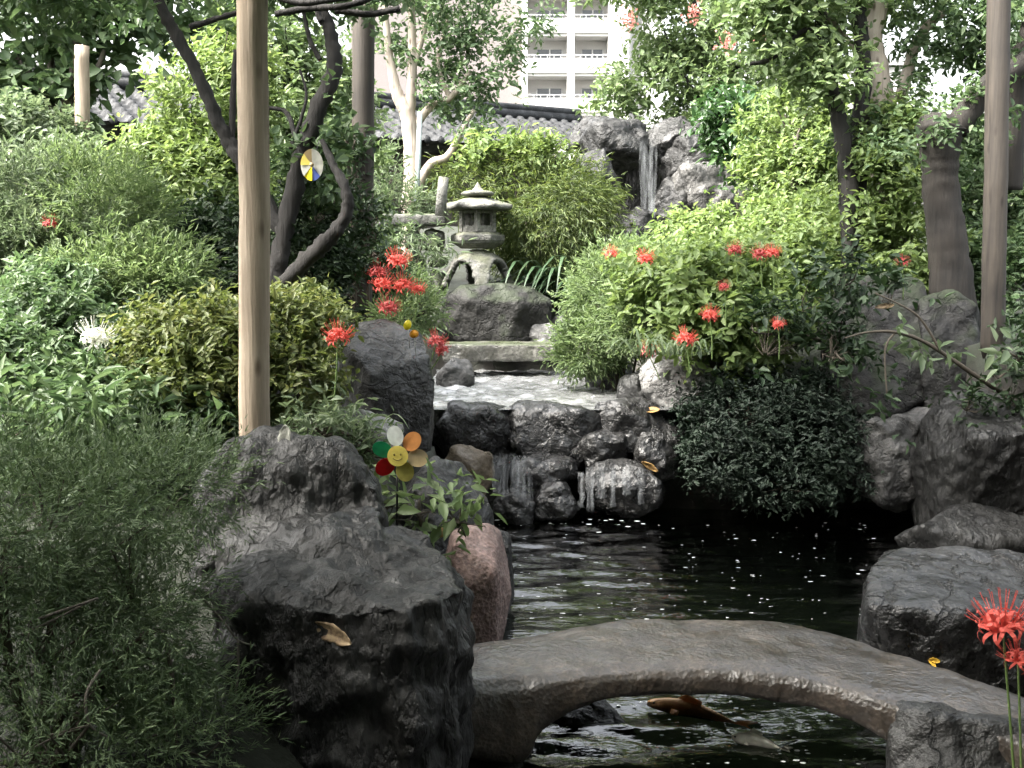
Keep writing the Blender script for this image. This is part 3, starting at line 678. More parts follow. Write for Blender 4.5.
for a, b in zip(rv[:-1], rv[1:]):
    for k in range(m_): bm.faces.new((a[k], a[(k+1) % m_], b[(k+1) % m_], b[k]))
bm.faces.new(rv[0][::-1]); bm.faces.new(rv[-1]); bmesh.ops.recalc_face_normals(bm, faces=bm.faces[:])
bmesh.ops.subdivide_edges(bm, edges=bm.edges[:], cuts=2, use_grid_fill=True); bm.normal_update()
for v in bm.verts:
    q = v.co*7; v.co = v.co + v.normal*(noise.fractal(q, 1, 2, 5)*.007 + noise.noise(v.co*2.3)*.012 + (abs(noise.noise(v.co*19))-.2)*.003)
me = bpy.data.meshes.new('stone_bridge'); bm.to_mesh(me); bm.free()
tag(mesh_obj('stone_bridge', me, M['granite_bridge']), 'low arched granite footbridge crossing the front of the pond', 'bridge')

# rocks of the waterfall
wf = [(616,143,15.8,36,26,'rock_far','big grey boulder left of the waterfall lip',.55),
      (594,182,15.3,20,34,'rock_far','tall grey rock at the left flank of the waterfall',.4),
      (612,130,16.6,40,15,'rock_far','long flat pale rock on top of the waterfall mound',.5),
      (672,132,16.2,26,17,'rock_far','pale capstone over the waterfall lip',.4),
      (697,138,15.9,20,19,'rock_far','dark blocky rock right of the pale capstone',.4),
      (694,162,15.9,32,18,'rock_far','dark craggy rock right of the falling water',.45),
      (713,190,15.5,42,28,'rock_grey','bright sloping rock on the right flank of the waterfall',.5),
      (672,205,15.6,20,30,'rock_far','shaded rock beside the foot of the waterfall',.35),
      (640,222,14.9,20,15,'rock_far','grey rock left of the foot of the waterfall',.35),
      (612,236,14.7,22,16,'rock_far','dark jumbled rock behind the weeping shrub',.35),
      (636,244,14.5,16,10,'rock_far','small dark wet stone at the foot of the waterfall',.25)]
for (a, b, d, w, h_, m_, lab, rd) in wf: rock(a, b, d, w, h_, m_, lab, rd=rd, disp=.075, sink=(0 if 'big grey' in lab else .2), res=40, group='rocks of the waterfall', rnd=1, sq=.65)
rb = pts([(600,145,17.2),(700,140,17.2),(720,260,16.9),(595,260,16.9),(600,145,19),(700,140,19),(730,280,19),(590,280,19)])
rock_hull([rb], M['rock_black'], 'black rock wall behind the falling water', .06, .03, 2)
def falls(name, label, segs, mat='fall', sub=10, top_curve=.1):
    """segs: (px, y0, y1, d, half width px)"""
    mb = MB()
    for (px, y0, y1, d, hw) in segs:
        t, b = P(px, y0, d), P(px, y1, d); w = S(hw, d); n = 14
        for layer, off in ((0, 0), (1, .035)):
            vs = []
            for i in range(n):
                k = i/(n-1); z = t.z*(1-k)+b.z*k
                for j in range(sub+1):
                    s = j/sub*2-1; ww = w*(1 - .18*layer)
                    vs.append((t.x + s*ww*(1+.12*math.sin(k*7+layer)) + .02*noise.noise(Vector((px, k*5, layer))), t.y - top_curve*math.sqrt(k) - off + .02*noise.noise(Vector((s*3, k*3, d+layer))), z))
            mb.add(vs, [(i*(sub+1)+j, i*(sub+1)+j+1, (i+1)*(sub+1)+j+1, (i+1)*(sub+1)+j) for i in range(n-1) for j in range(sub)])
    return tag(mb.build(name, M[mat]), label, 'waterfall')
falls('waterfall', 'thin white waterfall dropping between dark rocks at the back', [(648, 137, 246, 15.3, 8)], top_curve=.12)
falls('small_fall', 'left gauzy trickle of water falling over the low cascade', [(496,455,492,8.16,4),(504,453,497,8.14,5),(513,452,494,8.15,3),(521,455,500,8.13,6),(530,457,498,8.16,3)], 'trickle', top_curve=.05)
falls('small_fall', 'right trickle of water sliding over the largest cascade boulder', [(581,472,505,7.97,3),(590,466,510,7.93,4),(601,465,496,7.90,5),(612,466,504,7.89,3),(626,466,493,7.90,4),(640,470,502,7.94,3)], 'trickle', top_curve=.06)

# foam flecks and bubbles drifting on the pond
rng = np.random.default_rng(5); mb = MB()
def fleck(x, y, z, a, b):
    n = 6; ph = rng.random()*6; vs = [(x+a*math.cos(ph+k*6.283/n)*(.8+.4*rng.random()), y+b*math.sin(ph+k*6.283/n), z+.004) for k in range(n)] + [(x, y, z+.005)]
    mb.add(vs, [(k, (k+1) % n, n) for k in range(n)])
for k in range(170):
    px, py = 505 + 390*rng.random(), 512 + 108*rng.random()**.9; q = G(px, py, 0)
    if q.y < 8.1: s = .003+.006*rng.random()**2; fleck(q.x, q.y, .001, s*(1.2+1.6*rng.random()), s*.8)
for k in range(130):
    px, py = 560 + 300*rng.random(), 702 + 64*rng.random(); q = G(px, py, 0); s = .003+.006*rng.random(); fleck(q.x, q.y, .001, s*1.5, s)
for k in range(150):
    c, w = ((500, 40), (600, 55))[k % 2]; q = G(rng.normal(c, w*.6), 512 + abs(rng.normal(0, 7)), 0)
    if q.y < 8.2: s = .004+.012*rng.random(); fleck(q.x, q.y, .001, s*1.6, s)
tag(mb.build('foam', M['foam']), kind='stuff')

# ------------------------------------------------------------------ stone lantern
LC = P(478, 286, 12.8); LZ = LC.z
sL = S(1, 12.8)
r = root('stone_lantern', LC, 'grey stone snow lantern with four curved legs on the mossy boulder', 'lantern')
nT, nS = 96, 26; Rb = 37*sL; Hb = 36*sL
bm = bmesh.new(); grid = []
for s in range(nS+1):
    t = s/nS; row = []
    for k in range(nT):
        an = 2*math.pi*k/nT
        rr = Rb*(.60*min(1, t*2.2)**.6 + .40*max(0, t-.25)**1.3/.69) * (1.0); zz = Hb*(1 - t**1.7)
        row.append(bm.verts.new((LC.x + rr*math.cos(an), LC.y + .0 + rr*math.sin(an), LZ + zz + .0)))
    grid.append(row)
a0 = R(-82)
for s in range(nS):
    for k in range(nT):
        an = (2*math.pi*(k+.5)/nT - a0) % (math.pi/2); off = abs(an - math.pi/4)/(math.pi/4)   # 0 = middle of opening, 1 = leg
        t = (s+.5)/nS; zz = (1 - t**1.7)
        arch = .72*max(0, 1-(off/.74)**2.6)**.5 if off < .74 else 0
        if zz < arch: continue
        bm.faces.new((grid[s][k], grid[s][(k+1) % nT], grid[s+1][(k+1) % nT], grid[s+1][k]))
for v in [v for v in bm.verts if not v.link_faces]: bm.verts.remove(v)
bmesh.ops.remove_doubles(bm, verts=bm.verts[:], dist=1e-4)
bmesh.ops.recalc_face_normals(bm, faces=bm.faces[:])
bmesh.ops.solidify(bm, geom=bm.faces[:], thickness=.07)
for v in bm.verts: v.co += Vector((noise.noise(v.co*9), noise.noise(v.co*9+Vector((5,0,0))), noise.noise(v.co*9+Vector((0,7,0)))))*.012
me = bpy.data.meshes.new('legged_base'); bm.to_mesh(me); bm.free(); mesh_obj('legged_base', me, M['lantern'], r)
def hexring(name, prof, mat, rot=R(0), sides=6, jit=.006):
    mb = MB(); mb.lathe(prof, (LC.x, LC.y, LZ), sides, rot=rot)
    o = mb.build(name, M[mat], r, False)
    md = o.modifiers.new('bevel', 'BEVEL'); md.width = .012; md.segments = 2; return o
hexring('platform', [(17*sL, 37*sL), (25*sL, 42*sL), (27*sL, 45*sL), (27*sL, 50*sL), (21*sL, 53*sL)], 'lantern', R(0))
# firebox: hexagonal posts around a hollow chamber, window openings between
mb = MB(); zf0, zf1 = LZ+53.2*sL, LZ+74*sL; rf_ = 17.5*sL
for k in range(6):
    an = R(60*k+30); c = Vector((LC.x+rf_*math.cos(an), LC.y+rf_*math.sin(an), 0)); mb.lathe([(3.4*sL, zf0), (3.4*sL, zf1)], (c.x, c.y, 0), 6, rot=an)
    an2 = R(60*(k+1)+30); c2 = Vector((LC.x+rf_*math.cos(an2), LC.y+rf_*math.sin(an2), 0))
    dv = (c2-c).normalized(); nv = Vector((dv.y, -dv.x, 0))
    for (za, zb2) in ((zf0, zf0+6*sL), (zf1-3*sL, zf1)):
        p0, p1 = c+dv*2*sL, c2-dv*2*sL; w = 1.9*sL
        mb.add([(p0+nv*w)[:2]+(za,) if False else (p0.x+nv.x*w, p0.y+nv.y*w, za), (p1.x+nv.x*w, p1.y+nv.y*w, za), (p1.x-nv.x*w, p1.y-nv.y*w, za), (p0.x-nv.x*w, p0.y-nv.y*w, za),
                (p0.x+nv.x*w, p0.y+nv.y*w, zb2), (p1.x+nv.x*w, p1.y+nv.y*w, zb2), (p1.x-nv.x*w, p1.y-nv.y*w, zb2), (p0.x-nv.x*w, p0.y-nv.y*w, zb2)],
               [(0,3,2,1),(4,5,6,7),(0,1,5,4),(1,2,6,5),(2,3,7,6),(3,0,4,7)])
# back panels keep the chamber dark
mb.lathe([(12.5*sL, zf0+.4*sL), (12.5*sL, zf1-.4*sL)], (LC.x, LC.y+3*sL, 0), 6)
mb.build('firebox', M['lantern'], r, False)
# roof: shallow concave hexagonal cap with lifted corners
bm = bmesh.new(); nA = 48; rows_ = []
prof = [(8, 88), (13, 86.2), (20, 83.5), (27, 81), (32.5, 79.3), (33.5, 77), (32.5, 74.8), (24, 74.5), (10, 74.3)]
for (rr, zz) in prof:
    row = []
    for k in range(nA):
        an = 2*math.pi*k/nA; hx = (an % (math.pi/3)) - math.pi/6; m6 = math.cos(math.pi/6)/math.cos(hx); cor = (abs(hx)/(math.pi/6))**3
        lift = cor*1.6*(rr/33)**3
        row.append(bm.verts.new((LC.x+rr*sL*(.55+.45*m6*1.1)*math.cos(an), LC.y+rr*sL*(.55+.45*m6*1.1)*math.sin(an), LZ+(zz+lift)*sL)))
    rows_.append(row)
for a, b in zip(rows_[:-1], rows_[1:]):
    for k in range(nA): bm.faces.new((a[k], a[(k+1) % nA], b[(k+1) % nA], b[k]))
bm.faces.new(rows_[0][::-1]); bm.faces.new(rows_[-1]); bmesh.ops.recalc_face_normals(bm, faces=bm.faces[:])
for v in bm.verts: v.co += Vector((noise.noise(v.co*8), noise.noise(v.co*8+Vector((5,0,0))), noise.noise(v.co*8+Vector((0,7,0)))))*.008
me = bpy.data.meshes.new('roof'); bm.to_mesh(me); bm.free(); rfL = mesh_obj('roof', me, M['lantern'], r)
mb = MB(); mb.lathe([(7*sL, 87.5*sL), (15*sL, 89*sL), (17*sL, 91*sL), (14*sL, 93*sL), (6*sL, 94.3*sL), (3.4*sL, 97*sL), (1.6*sL, 100*sL), (.5*sL, 102*sL)], (LC.x, LC.y, LZ), 20); mb.build('finial', M['lantern'], rfL)
# low wall of stacked stones left of the lantern
wl = P(410, 214, 12.7)
r = root('stacked_stone_wall', (wl.x, 13.0, 1.5), 'low wall of stacked mossy stones with a flat cap left of the lantern', 'wall')
me = hull_mesh([[P(x, y, d) for x in (376, 446) for y in (214, 226) for d in (12.6, 13.1)]], .022, .012, 91, 1); mesh_obj('cap_slab', me, M['rock_mossy'], r)
k = 0
for (xa, xb, ya, yb) in ((378,402,228,256),(404,422,228,250),(424,444,228,252),(380,398,258,292),(400,425,253,286),(427,446,255,268),(425,447,270,300),(384,420,290,322),(422,446,302,330)):
    k += 1; c = P((xa+xb)/2, (ya+yb)/2, 12.75); w, h_ = S((xb-xa)/2, 12.75), S((yb-ya)/2, 12.75)
    mesh_obj('stone', hull_mesh([ell_pts((c.x, c.y+.12, c.z), w*1.03, .2, h_*1.03, 400+k, 16, .5)], .02, .02, 400+k, 1), M['rock_mossy'], r)
c = P(441, 214, 12.4); mb = MB(); mb.tube([c-Vector((0,0,.02)), c+Vector((.01,0,.2)), c+Vector((.035,0,S(36,12.4)))], [S(6,12.4), S(5.5,12.4), S(5.2,12.4)], 12, .2)
tag(mb.build('stone_stub', M['lantern']), 'short round stone stub standing on the wall by the lantern', 'stone post')

# ------------------------------------------------------------------ unseen hedges added beside the viewer to block side light
for (x, lab) in ((-4.6, 'unseen dark hedge added left of the viewer to block side light'), (5.0, 'unseen dark hedge added right of the viewer to block side light')):
    lb_ = [(x, y, z, .5, .7, .6) for y in (-2.4, -1.2, 0, 1.2, 2.4, 3.2) for z in (.8, 1.7, 2.6, 3.3)]
    if x > 0: lb_ += [(x+.3, y, z, .5, .7, .6) for y in (4.2, 5.2) for z in (1., 2., 3., 3.6)]
    plant('hedge', lab, 'hedge', lb_, 2600, 6, .12, .07, 'lf_dark', stems=3, stem_r=.03, clump=0)
# ------------------------------------------------------------------ posts and pergola
def post(pxt, pyt, pxb, pyb, d, w, mat, label, ztop=None, name='wooden_post', extra=0.0):
    t, b = P(pxt, pyt, d), P(pxb, pyb, d); ax = (t-b)/(t.z-b.z)
    if ztop: t = b + ax*(ztop-b.z)
    g = float(hgt(b.x, b.y)) - .1; b = b + ax*(g-b.z)
    n = 24; pts_ = [b.lerp(t, i/n) for i in range(n+1)]; r0 = S(w/2, d)
    pts_ = [p + Vector((noise.noise(Vector((d, i*.4, 1)))*.006, noise.noise(Vector((d, i*.4, 9)))*.006, 0)) for i, p in enumerate(pts_)]
    mb = MB(); mb.tube(pts_, [r0*(1.04-.06*i/n) for i in range(n+1)], 20, .05); return tag(mb.build(name, M[mat], loc=tuple(b)), label, 'post', 'wooden posts in the garden')
post(253, 0, 255, 440, 4.3, 30, 'post', 'pale peeled wooden post rising behind the big black rock', 3.2)
post(364, 10, 361, 318, 7.9, 22, 'post_grey', 'wooden post with a shaded lower half behind the red spider lilies', 3.75)
post(999, 0, 992, 372, 8.1, 22, 'post_grey', 'brownish weathered post on the right bank beside the pollarded trunk', 4.1)
post(82, 46, 82, 170, 8.5, 14, 'post', 'distant pale post with a flat top in front of the left tree')
for (a, y0, y1, d, w, lab) in ((9, 150, 215, 7.8, 6, 'pale cane stake at the left edge of the photo'), (26, 178, 230, 7.6, 4, 'thin cane stake second from the left edge'), (102, 165, 225, 7.4, 5, 'pale cane stake left of the yellow-green maple')):
    t, b = P(a, y0, d), P(a+1, y1, d); mb = MB(); mb.tube([b-Vector((0,0,.5)), t], [S(w/2, d)]*2, 8); tag(mb.build('garden_stake', M['bamboo']), lab, 'stake', 'cane stakes among the left shrubs')
t, b = P(420, 112, 13.6), P(414, 232, 13.6); mb = MB(); mb.tube([b-Vector((0,0,.4)), t], [.035, .03], 8)
M['bluegrey'] = plain('blue_grey_cane', (.20, .235, .235), .6); tag(mb.build('support_stake', M['bluegrey']), 'blue-grey support stake leaning on the pale trunk', 'stake')

pr = root('pergola_roof', (0, 2.0, 3.2), 'wooden pergola roof of poles and beams along the top edge of the view', 'pergola')
def beam(p0, p1, rad, nm='beam'):
    mb = MB(); n = 8; mb.tube([Vector(p0).lerp(Vector(p1), i/n) for i in range(n+1)], [rad]*(n+1), 10, .08); mb.build(nm, M['bark_mid'], pr)
beam((-1.3, 5.6, 3.275), (3.6, 5.4, 3.225), .028)
beam((-2.2, 4.3, 3.26), (3.4, 4.3, 3.28), .045)
beam((-2.2, 2.2, 3.27), (3.4, 2.2, 3.27), .045)
beam((-2.2, 0.0, 3.27), (3.4, 0.0, 3.27), .045)
for k in range(7): beam((-1.7+k*.75, -1.0, 3.37), (-1.7+k*.75, 5.8-.1*(k == 6), 3.37), .025, 'lath')
# wisteria spreading over the laths, shading the foreground
vine = root('wisteria_vine', (-.95, 4.3, 1.0), 'leafy wisteria vine covering the pergola overhead', 'vine')
foliage('foliage', vine, [(x, y, 3.52, .62, .62, .17) for x in np.arange(-4.2, 4.4, .7) for y in np.arange(-2.6, 5.0, .7) if x > -2.7 or y < 2.4], 11500, 9, .09, .046, .22, 'lf_mid', up=0, floor=False, shell=(.1, 1.0), hang=.25)
mb = MB()
for q in ([(380,-6,5.5),(345,6,5.45),(310,8,5.5),(275,14,5.5)], [(400,8,5.5),(370,14,5.5),(335,10,5.5)], [(330,-30,5.5),(318,8,5.55),(322,22,5.55)], [(262,-10,5.4),(300,3,5.4),(352,-4,5.4),(420,-12,5.4)]):
    a, b = smooth_path([P(*z) for z in q], [.016]*len(q), 5); mb.tube(a, b, 7, .3)
mb.build('vine_stems', M['bark_dark'], vine)

# ------------------------------------------------------------------ unseen house front added behind the viewer to block light
hr = root('unseen_light_blocker', (0, -3.2, .3), 'unseen dark boarded wall and eaves added behind the viewer to block light', 'building')
mb = MB(); mb.box(-9, 9, -4.2, -3.2, -.2, 4.6); mb.build('wall', M['dark_boards'], hr, False)
mb = MB(); mb.box(-9.6, 9.6, -4.6, -1.2, 4.603, 4.75); mb.build('eaves', M['bark_mid'], hr, False)  # overhang of the added light blocker
# ------------------------------------------------------------------ trees
dk = root('twisted_dark_tree', P(272, 335, 5.9), 'dark twisted tree trunk forking behind the pale wooden post', 'tree')
dk.location.z = float(hgt(dk.location.x, dk.location.y)); WL[dk] = dk.location.copy()
limbs(dk, [('trunk', [(268,350,5.9,16),(275,290,5.9,13),(285,230,5.9,12),(300,165,5.9,12),(318,110,5.9,11),(334,70,5.9,10),(330,32,5.9,8),(322,5,5.9,7),(318,-50,5.9,6)]),
           ('branch', [(274,300,5.8,11),(300,266,5.75,11),(330,238,5.7,10),(347,212,5.7,8),(345,188,5.7,7),(333,165,5.75,5),(322,140,5.8,3)]),
           ('branch', [(286,238,5.9,10),(262,196,5.95,10),(240,158,6.0,11),(222,130,6.0,9),(207,95,6.0,8),(186,52,6.0,8),(166,16,6.0,7),(148,-20,6.0,6)]),
           ('branch', [(232,146,6.0,4),(233,100,6.0,4),(236,50,6.0,3)]),
           ('branch', [(190,28,6.0,4),(212,20,6.0,3.5),(240,12,6.0,3)]),
           ('branch', [(320,60,5.9,3),(310,40,5.9,3),(303,10,5.9,2.5)]),
           ('branch', [(290,150,5.9,3),(306,100,5.95,2),(300,70,6,1.5)]), ('branch', [(296,140,5.9,3.5),(286,112,6,3),(264,108,6,2)])], 'bark_dark', thin=.78)
foliage('crown', dk, [lobe(120,-70,6.2,170,70,.9), lobe(330,-60,6.2,90,50,.6), lobe(20,-30,6.2,70,60,.5), lobe(325,120,5.9,20,26,.2), lobe(300,190,6.1,36,22,.25), (-.6,6.2,4.6,.8,.8,.35), (.3,6.4,4.7,.9,.9,.35), (1.2,6.6,4.8,.8,.9,.3), (-.3,7.9,4.9,.9,.8,.35), (.8,8.0,5.0,.9,.8,.35)], 5600, 8, .065, .032, .17, 'lf_mid', gap=.2)  # last lobes: unseen foliage added overhead to shade the bridge, pond and cascade

def tree(name, label, base_pts, crown, n, per, L, Wd, mat, bark, d_extra=None, **kw):
    b = P(*base_pts[0][1][0][:3]); r = root(name, (b.x, b.y, float(hgt(b.x, b.y))), label, 'tree')
    limbs(r, base_pts, bark)
    foliage('crown', r, crown, n, per, L, Wd, kw.pop('twig', L*2.6), mat, **kw); return r
tree('broadleaf_tree', 'broad-leaved green tree in the top left corner behind the flat-topped post',
     [('trunk', [(56,200,9.2,6),(62,120,9.2,5),(70,90,9.2,4),(78,30,9.2,3),(84,-20,9.2,2)]), ('branch', [(60,130,9.2,4),(40,90,9.2,3),(15,55,9.2,2)]), ('branch', [(66,110,9.2,3),(96,70,9.2,2.5),(104,50,9.2,2)]),
      ('branch', [(50,170,9.3,4),(52,100,9.3,4),(50,50,9.3,3)])],
     [lobe(30,30,9.4,80,48), lobe(110,20,9.3,62,38), lobe(-10,95,9.2,46,44), lobe(50,85,9.4,44,30), lobe(60,-60,9.4,140,60), lobe(190,0,9.6,60,34), lobe(20,-130,9.5,160,60)], 2100, 6, .115, .07, 'lf_mid', 'bark_mid', gap=.45)
plant('yellow_green_maple', 'bright yellow-green maple bush behind the dark twisted branch', 'shrub',
      [lobe(172,175,7.6,54,40), lobe(215,110,7.7,50,42), lobe(160,160,7.8,34,30), lobe(215,190,7.4,45,36), lobe(228,65,7.8,34,34), lobe(150,210,7.4,50,28)], 2600, 7, .062, .026, 'lf_yellowgreen', stems=5, stem_r=.02, gap=.15)
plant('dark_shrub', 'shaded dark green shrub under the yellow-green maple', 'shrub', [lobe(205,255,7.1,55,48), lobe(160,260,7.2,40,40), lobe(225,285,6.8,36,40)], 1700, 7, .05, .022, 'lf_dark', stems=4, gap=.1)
plant('light_green_tree', 'light green leafy tree seen between the two left posts', 'tree',
      [lobe(290,85,9.2,48,52), lobe(335,110,9.4,36,50), lobe(285,160,9.0,44,46), lobe(330,175,9.0,40,40), lobe(270,30,9.4,40,34), lobe(310,230,9.0,60,40)], 2300, 7, .075, .036, 'lf_bright', stems=5, stem_r=.03, stem_mat='bark_dark', fol='crown', gap=.2)
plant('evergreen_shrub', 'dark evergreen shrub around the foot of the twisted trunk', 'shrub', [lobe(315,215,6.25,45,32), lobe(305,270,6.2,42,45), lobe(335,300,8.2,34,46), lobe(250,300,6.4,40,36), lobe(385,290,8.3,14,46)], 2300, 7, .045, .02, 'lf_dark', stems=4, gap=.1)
plant('climbing_vine', 'dark ivy climbing the shaded wooden post', 'vine', [lobe(350,135,7.75,9,22,.1), lobe(352,175,7.75,8,20,.1), lobe(374,240,7.75,6,40,.1), lobe(352,290,7.75,9,26,.12)], 210, 6, .045, .026, 'lf_dark', stems=2, floor=False)
# left bank
plant('feathery_shrub', 'feathery pale green shrub at the left edge below the cane stakes', 'shrub', [lobe(20,215,6.4,60,45), lobe(-20,250,6.2,60,50), lobe(60,255,6.2,45,40)], 2300, 10, .05, .011, 'lf_soft', twig=.16, stems=4, flat=True)
plant('feathery_shrub', 'tall feathery green shrub below the yellow-green maple', 'shrub', [lobe(110,230,6.3,48,38), lobe(150,290,6.0,50,36), lobe(100,295,5.9,55,40), lobe(90,190,6.8,40,26)], 2600, 10, .05, .011, 'lf_bright', twig=.16, stems=4, flat=True)
plant('light_bush', 'light green bush behind the left cane stakes', 'shrub', [lobe(30,140,8.3,44,36), lobe(60,175,7.8,50,26)], 950, 7, .06, .03, 'lf_soft', stems=3, gap=.2)
plant('azalea', 'clipped azalea with yellowish leaves left of the pale post', 'shrub', [lobe(185,345,5.0,50,30,.28), lobe(225,352,4.95,44,38,.3), lobe(180,395,4.9,46,40,.25), lobe(225,410,4.85,30,36,.2)], 2200, 7, .042, .019, 'lf_azalea', stems=6, stem_r=.016, shell=(.7, 1.05))
plant('azalea', 'yellowish azalea between the pale post and the flat-faced rock', 'shrub', [lobe(290,330,5.2,34,28,.25), lobe(298,375,5.0,26,40,.22), lobe(310,320,5.7,30,20,.2)], 1400, 7, .042, .019, 'lf_azalea', stems=5, stem_r=.014, shell=(.7, 1.05))
plant('leafy_shrub', 'low leafy green shrub around the white lily', 'shrub', [lobe(35,330,5.3,55,40), lobe(10,385,4.9,55,45), lobe(75,400,4.8,40,30), lobe(50,300,5.6,50,26)], 2500, 7, .045, .020, 'lf_mid', stems=4)
plant('broad_leaved_plant', 'broad-leaved plant with drooping pointed leaves above the juniper', 'plant', [lobe(125,435,4.5,40,20,.16), lobe(40,435,4.4,60,26,.2)], 330, 6, .085, .026, 'lf_mid', stems=4, hang=.3, droop=.4)
plant('dark_undergrowth', 'dark undergrowth beneath the yellowish azalea', 'plant', [lobe(200,445,4.7,60,22,.25), lobe(110,370,5.2,40,40,.25)], 700, 6, .05, .024, 'lf_dark', stems=2)
# foreground juniper
jn = plant('juniper', 'spreading dark juniper with feathery sprays in the left foreground', 'shrub',
      [lobe(45,520,2.9,85,55,.26), lobe(140,495,3.0,70,42,.24), lobe(40,640,2.7,75,75,.24), lobe(-30,560,2.7,90,100,.25), lobe(130,590,2.85,50,55,.2), lobe(60,740,2.5,90,60,.2), lobe(175,740,2.75,60,40,.18), lobe(190,485,3.2,36,22,.15), lobe(150,660,2.9,40,60,.16)],
      4600, 16, .024, .0040, 'lf_juniper', twig=.13, stems=6, stem_r=.014, flat=True, up=.15, gap=.3, shell=(.5, 1.1), droop=.1, clump=.13)
mb = MB()
for q in ([(10,640,2.6),(50,622,2.55),(92,600,2.55)], [(30,622,2.55),(70,608,2.52),(98,598,2.55)], [(100,670,2.5),(86,695,2.45),(90,725,2.45),(110,738,2.5)], [(90,725,2.45),(60,735,2.5),(30,750,2.5)], [(195,590,3.0),(222,620,2.98),(238,640,2.98),(256,646,3.0)], [(238,640,2.98),(238,670,2.97),(234,705,2.97)]):
    a, b = smooth_path([P(*z) for z in q], [.004, .0035, .003, .0025][:len(q)], 5); mb.tube(a, b, 6, .3)
mb.build('bare_twigs', M['bark_mid'], jn)

# centre
tree('crape_myrtle', 'pale smooth-barked tree rising beside the tiled roof', [('trunk', [(410,212,14.2,9),(412,180,14.2,8),(411,140,14.2,8),(407,112,14.2,8),(398,96,14.2,6),(390,60,14.2,4),(386,20,14.2,3),(384,-20,14.2,2)]),
     ('branch', [(409,116,14.2,6),(412,80,14.2,5),(412,30,14.2,4),(410,-20,14.2,3)]), ('branch', [(414,195,14.1,5),(430,165,14.1,4.5),(448,156,14.1,4),(462,130,14.1,2.5),(474,110,14.1,2)]), ('branch', [(416,125,14.2,4),(432,105,14.2,4),(450,98,14.2,3),(470,72,14.2,2.5)]),
     ('branch', [(412,70,14.2,3),(424,30,14.2,3),(432,-20,14.2,2)]), ('branch', [(450,98,14.2,2.5),(438,65,14.2,2.5),(448,20,14.2,2)])],
     [lobe(480,60,14.2,44,40), lobe(500,20,14.3,50,34), lobe(430,40,14.2,46,40), lobe(395,15,14.3,40,34), lobe(455,95,14.2,40,22), lobe(440,-30,14.3,90,40), lobe(500,95,14.1,20,24), lobe(470,125,14.0,20,14)], 1150, 7, .085, .04, 'lf_mid', 'bark_pale', gap=.45)
plant('weeping_maple', 'dome of fine weeping foliage beside the stone lantern', 'shrub', [lobe(540,202,13.6,50,38,.7), lobe(560,226,13.4,42,36,.6), lobe(490,186,14.2,48,24,.6), lobe(540,244,13.6,34,28,.5), lobe(586,210,13.8,18,30,.4)], 3000, 10, .085, .013, 'lf_olive', twig=.3, stems=5, stem_r=.03, flat=True, hang=.7, up=.1, shell=(.72, 1.04))
plant('yellow_maple', 'yellow-leaved maple sprig above the weeping shrub', 'shrub', [lobe(500,158,13.7,40,7,.3), lobe(545,160,13.6,26,7,.3), lobe(468,152,13.8,12,7,.2)], 190, 7, .10, .05, 'lf_yellowgreen', stems=3, floor=False)
plant('wall_shrub', 'small green shrub at the foot of the pale trunk', 'shrub', [lobe(385,180,13.5,20,24,.3), lobe(400,205,13.3,22,12,.25), lobe(425,200,13.4,12,12,.2)], 420, 7, .08, .018, 'lf_soft', stems=2, flat=True)
plant('hanging_plant', 'grassy drooping plant on the stacked stone wall', 'plant', [lobe(424,240,12.3,14,12,.15), lobe(425,298,12.0,10,14,.12), lobe(402,240,12.3,10,12,.1), lobe(395,270,12.2,12,20,.12)], 170, 7, .13, .02, 'lf_soft', stems=2, hang=.6, floor=False)
plant('fern_cushion', 'bright green fern cushion under the red spider lilies', 'plant', [lobe(420,310,8.2,22,16,.2), lobe(405,300,8.5,20,14,.2), lobe(395,322,7.6,20,10,.15)], 600, 9, .05, .011, 'lf_bright', stems=2, twig=.14, flat=True, floor=False)
# strap-leaved clump
def straps(name, label, px, py, d, n, ln, wd, mat, seed, spread=.15):
    rng = np.random.default_rng(seed); c = P(px, py, d); r = root(name, c, label, 'plant'); mb = MB()
    for k in range(n):
        an = rng.random()*6.283; o = Vector((math.cos(an), math.sin(an), 0)); sd = Vector((-o.y, o.x, 0)); b = c + o*spread*rng.random() + Vector((rng.normal()*spread, 0, 0)); l = ln*(.6+.6*rng.random()); up = .7+.5*rng.random()
        pts_, w = [], []
        for i in range(8):
            t = i/7; pts_.append(b + o*l*(.75*t**1.4) + Vector((0, 0, l*up*(t-.78*t*t*t*1.1)))); w.append(wd*(.55+.45*math.sin(min(1, t*1.5+.1)*math.pi*.5))*(1-t**4)+.002)
        mb.ribbon(pts_, w, sd)
    mb.build('leaves', M[mat], r); return r
straps('strap_leaved_plant', 'clump of long dark strap leaves right of the lantern boulder', 578, 304, 13.1, 170, 1.0, .05, 'lf_strap', 3, .16)
straps('grass_tuft', 'small tuft of arching grass beside the single red lily', 332, 432, 4.75, 60, .2, .012, 'lf_soft', 4, .06)
straps('grass_tuft', 'arching grass blades above the pale-topped rock by the stream pool', 668, 355, 8.4, 46, .34, .018, 'lf_soft', 9, .12)
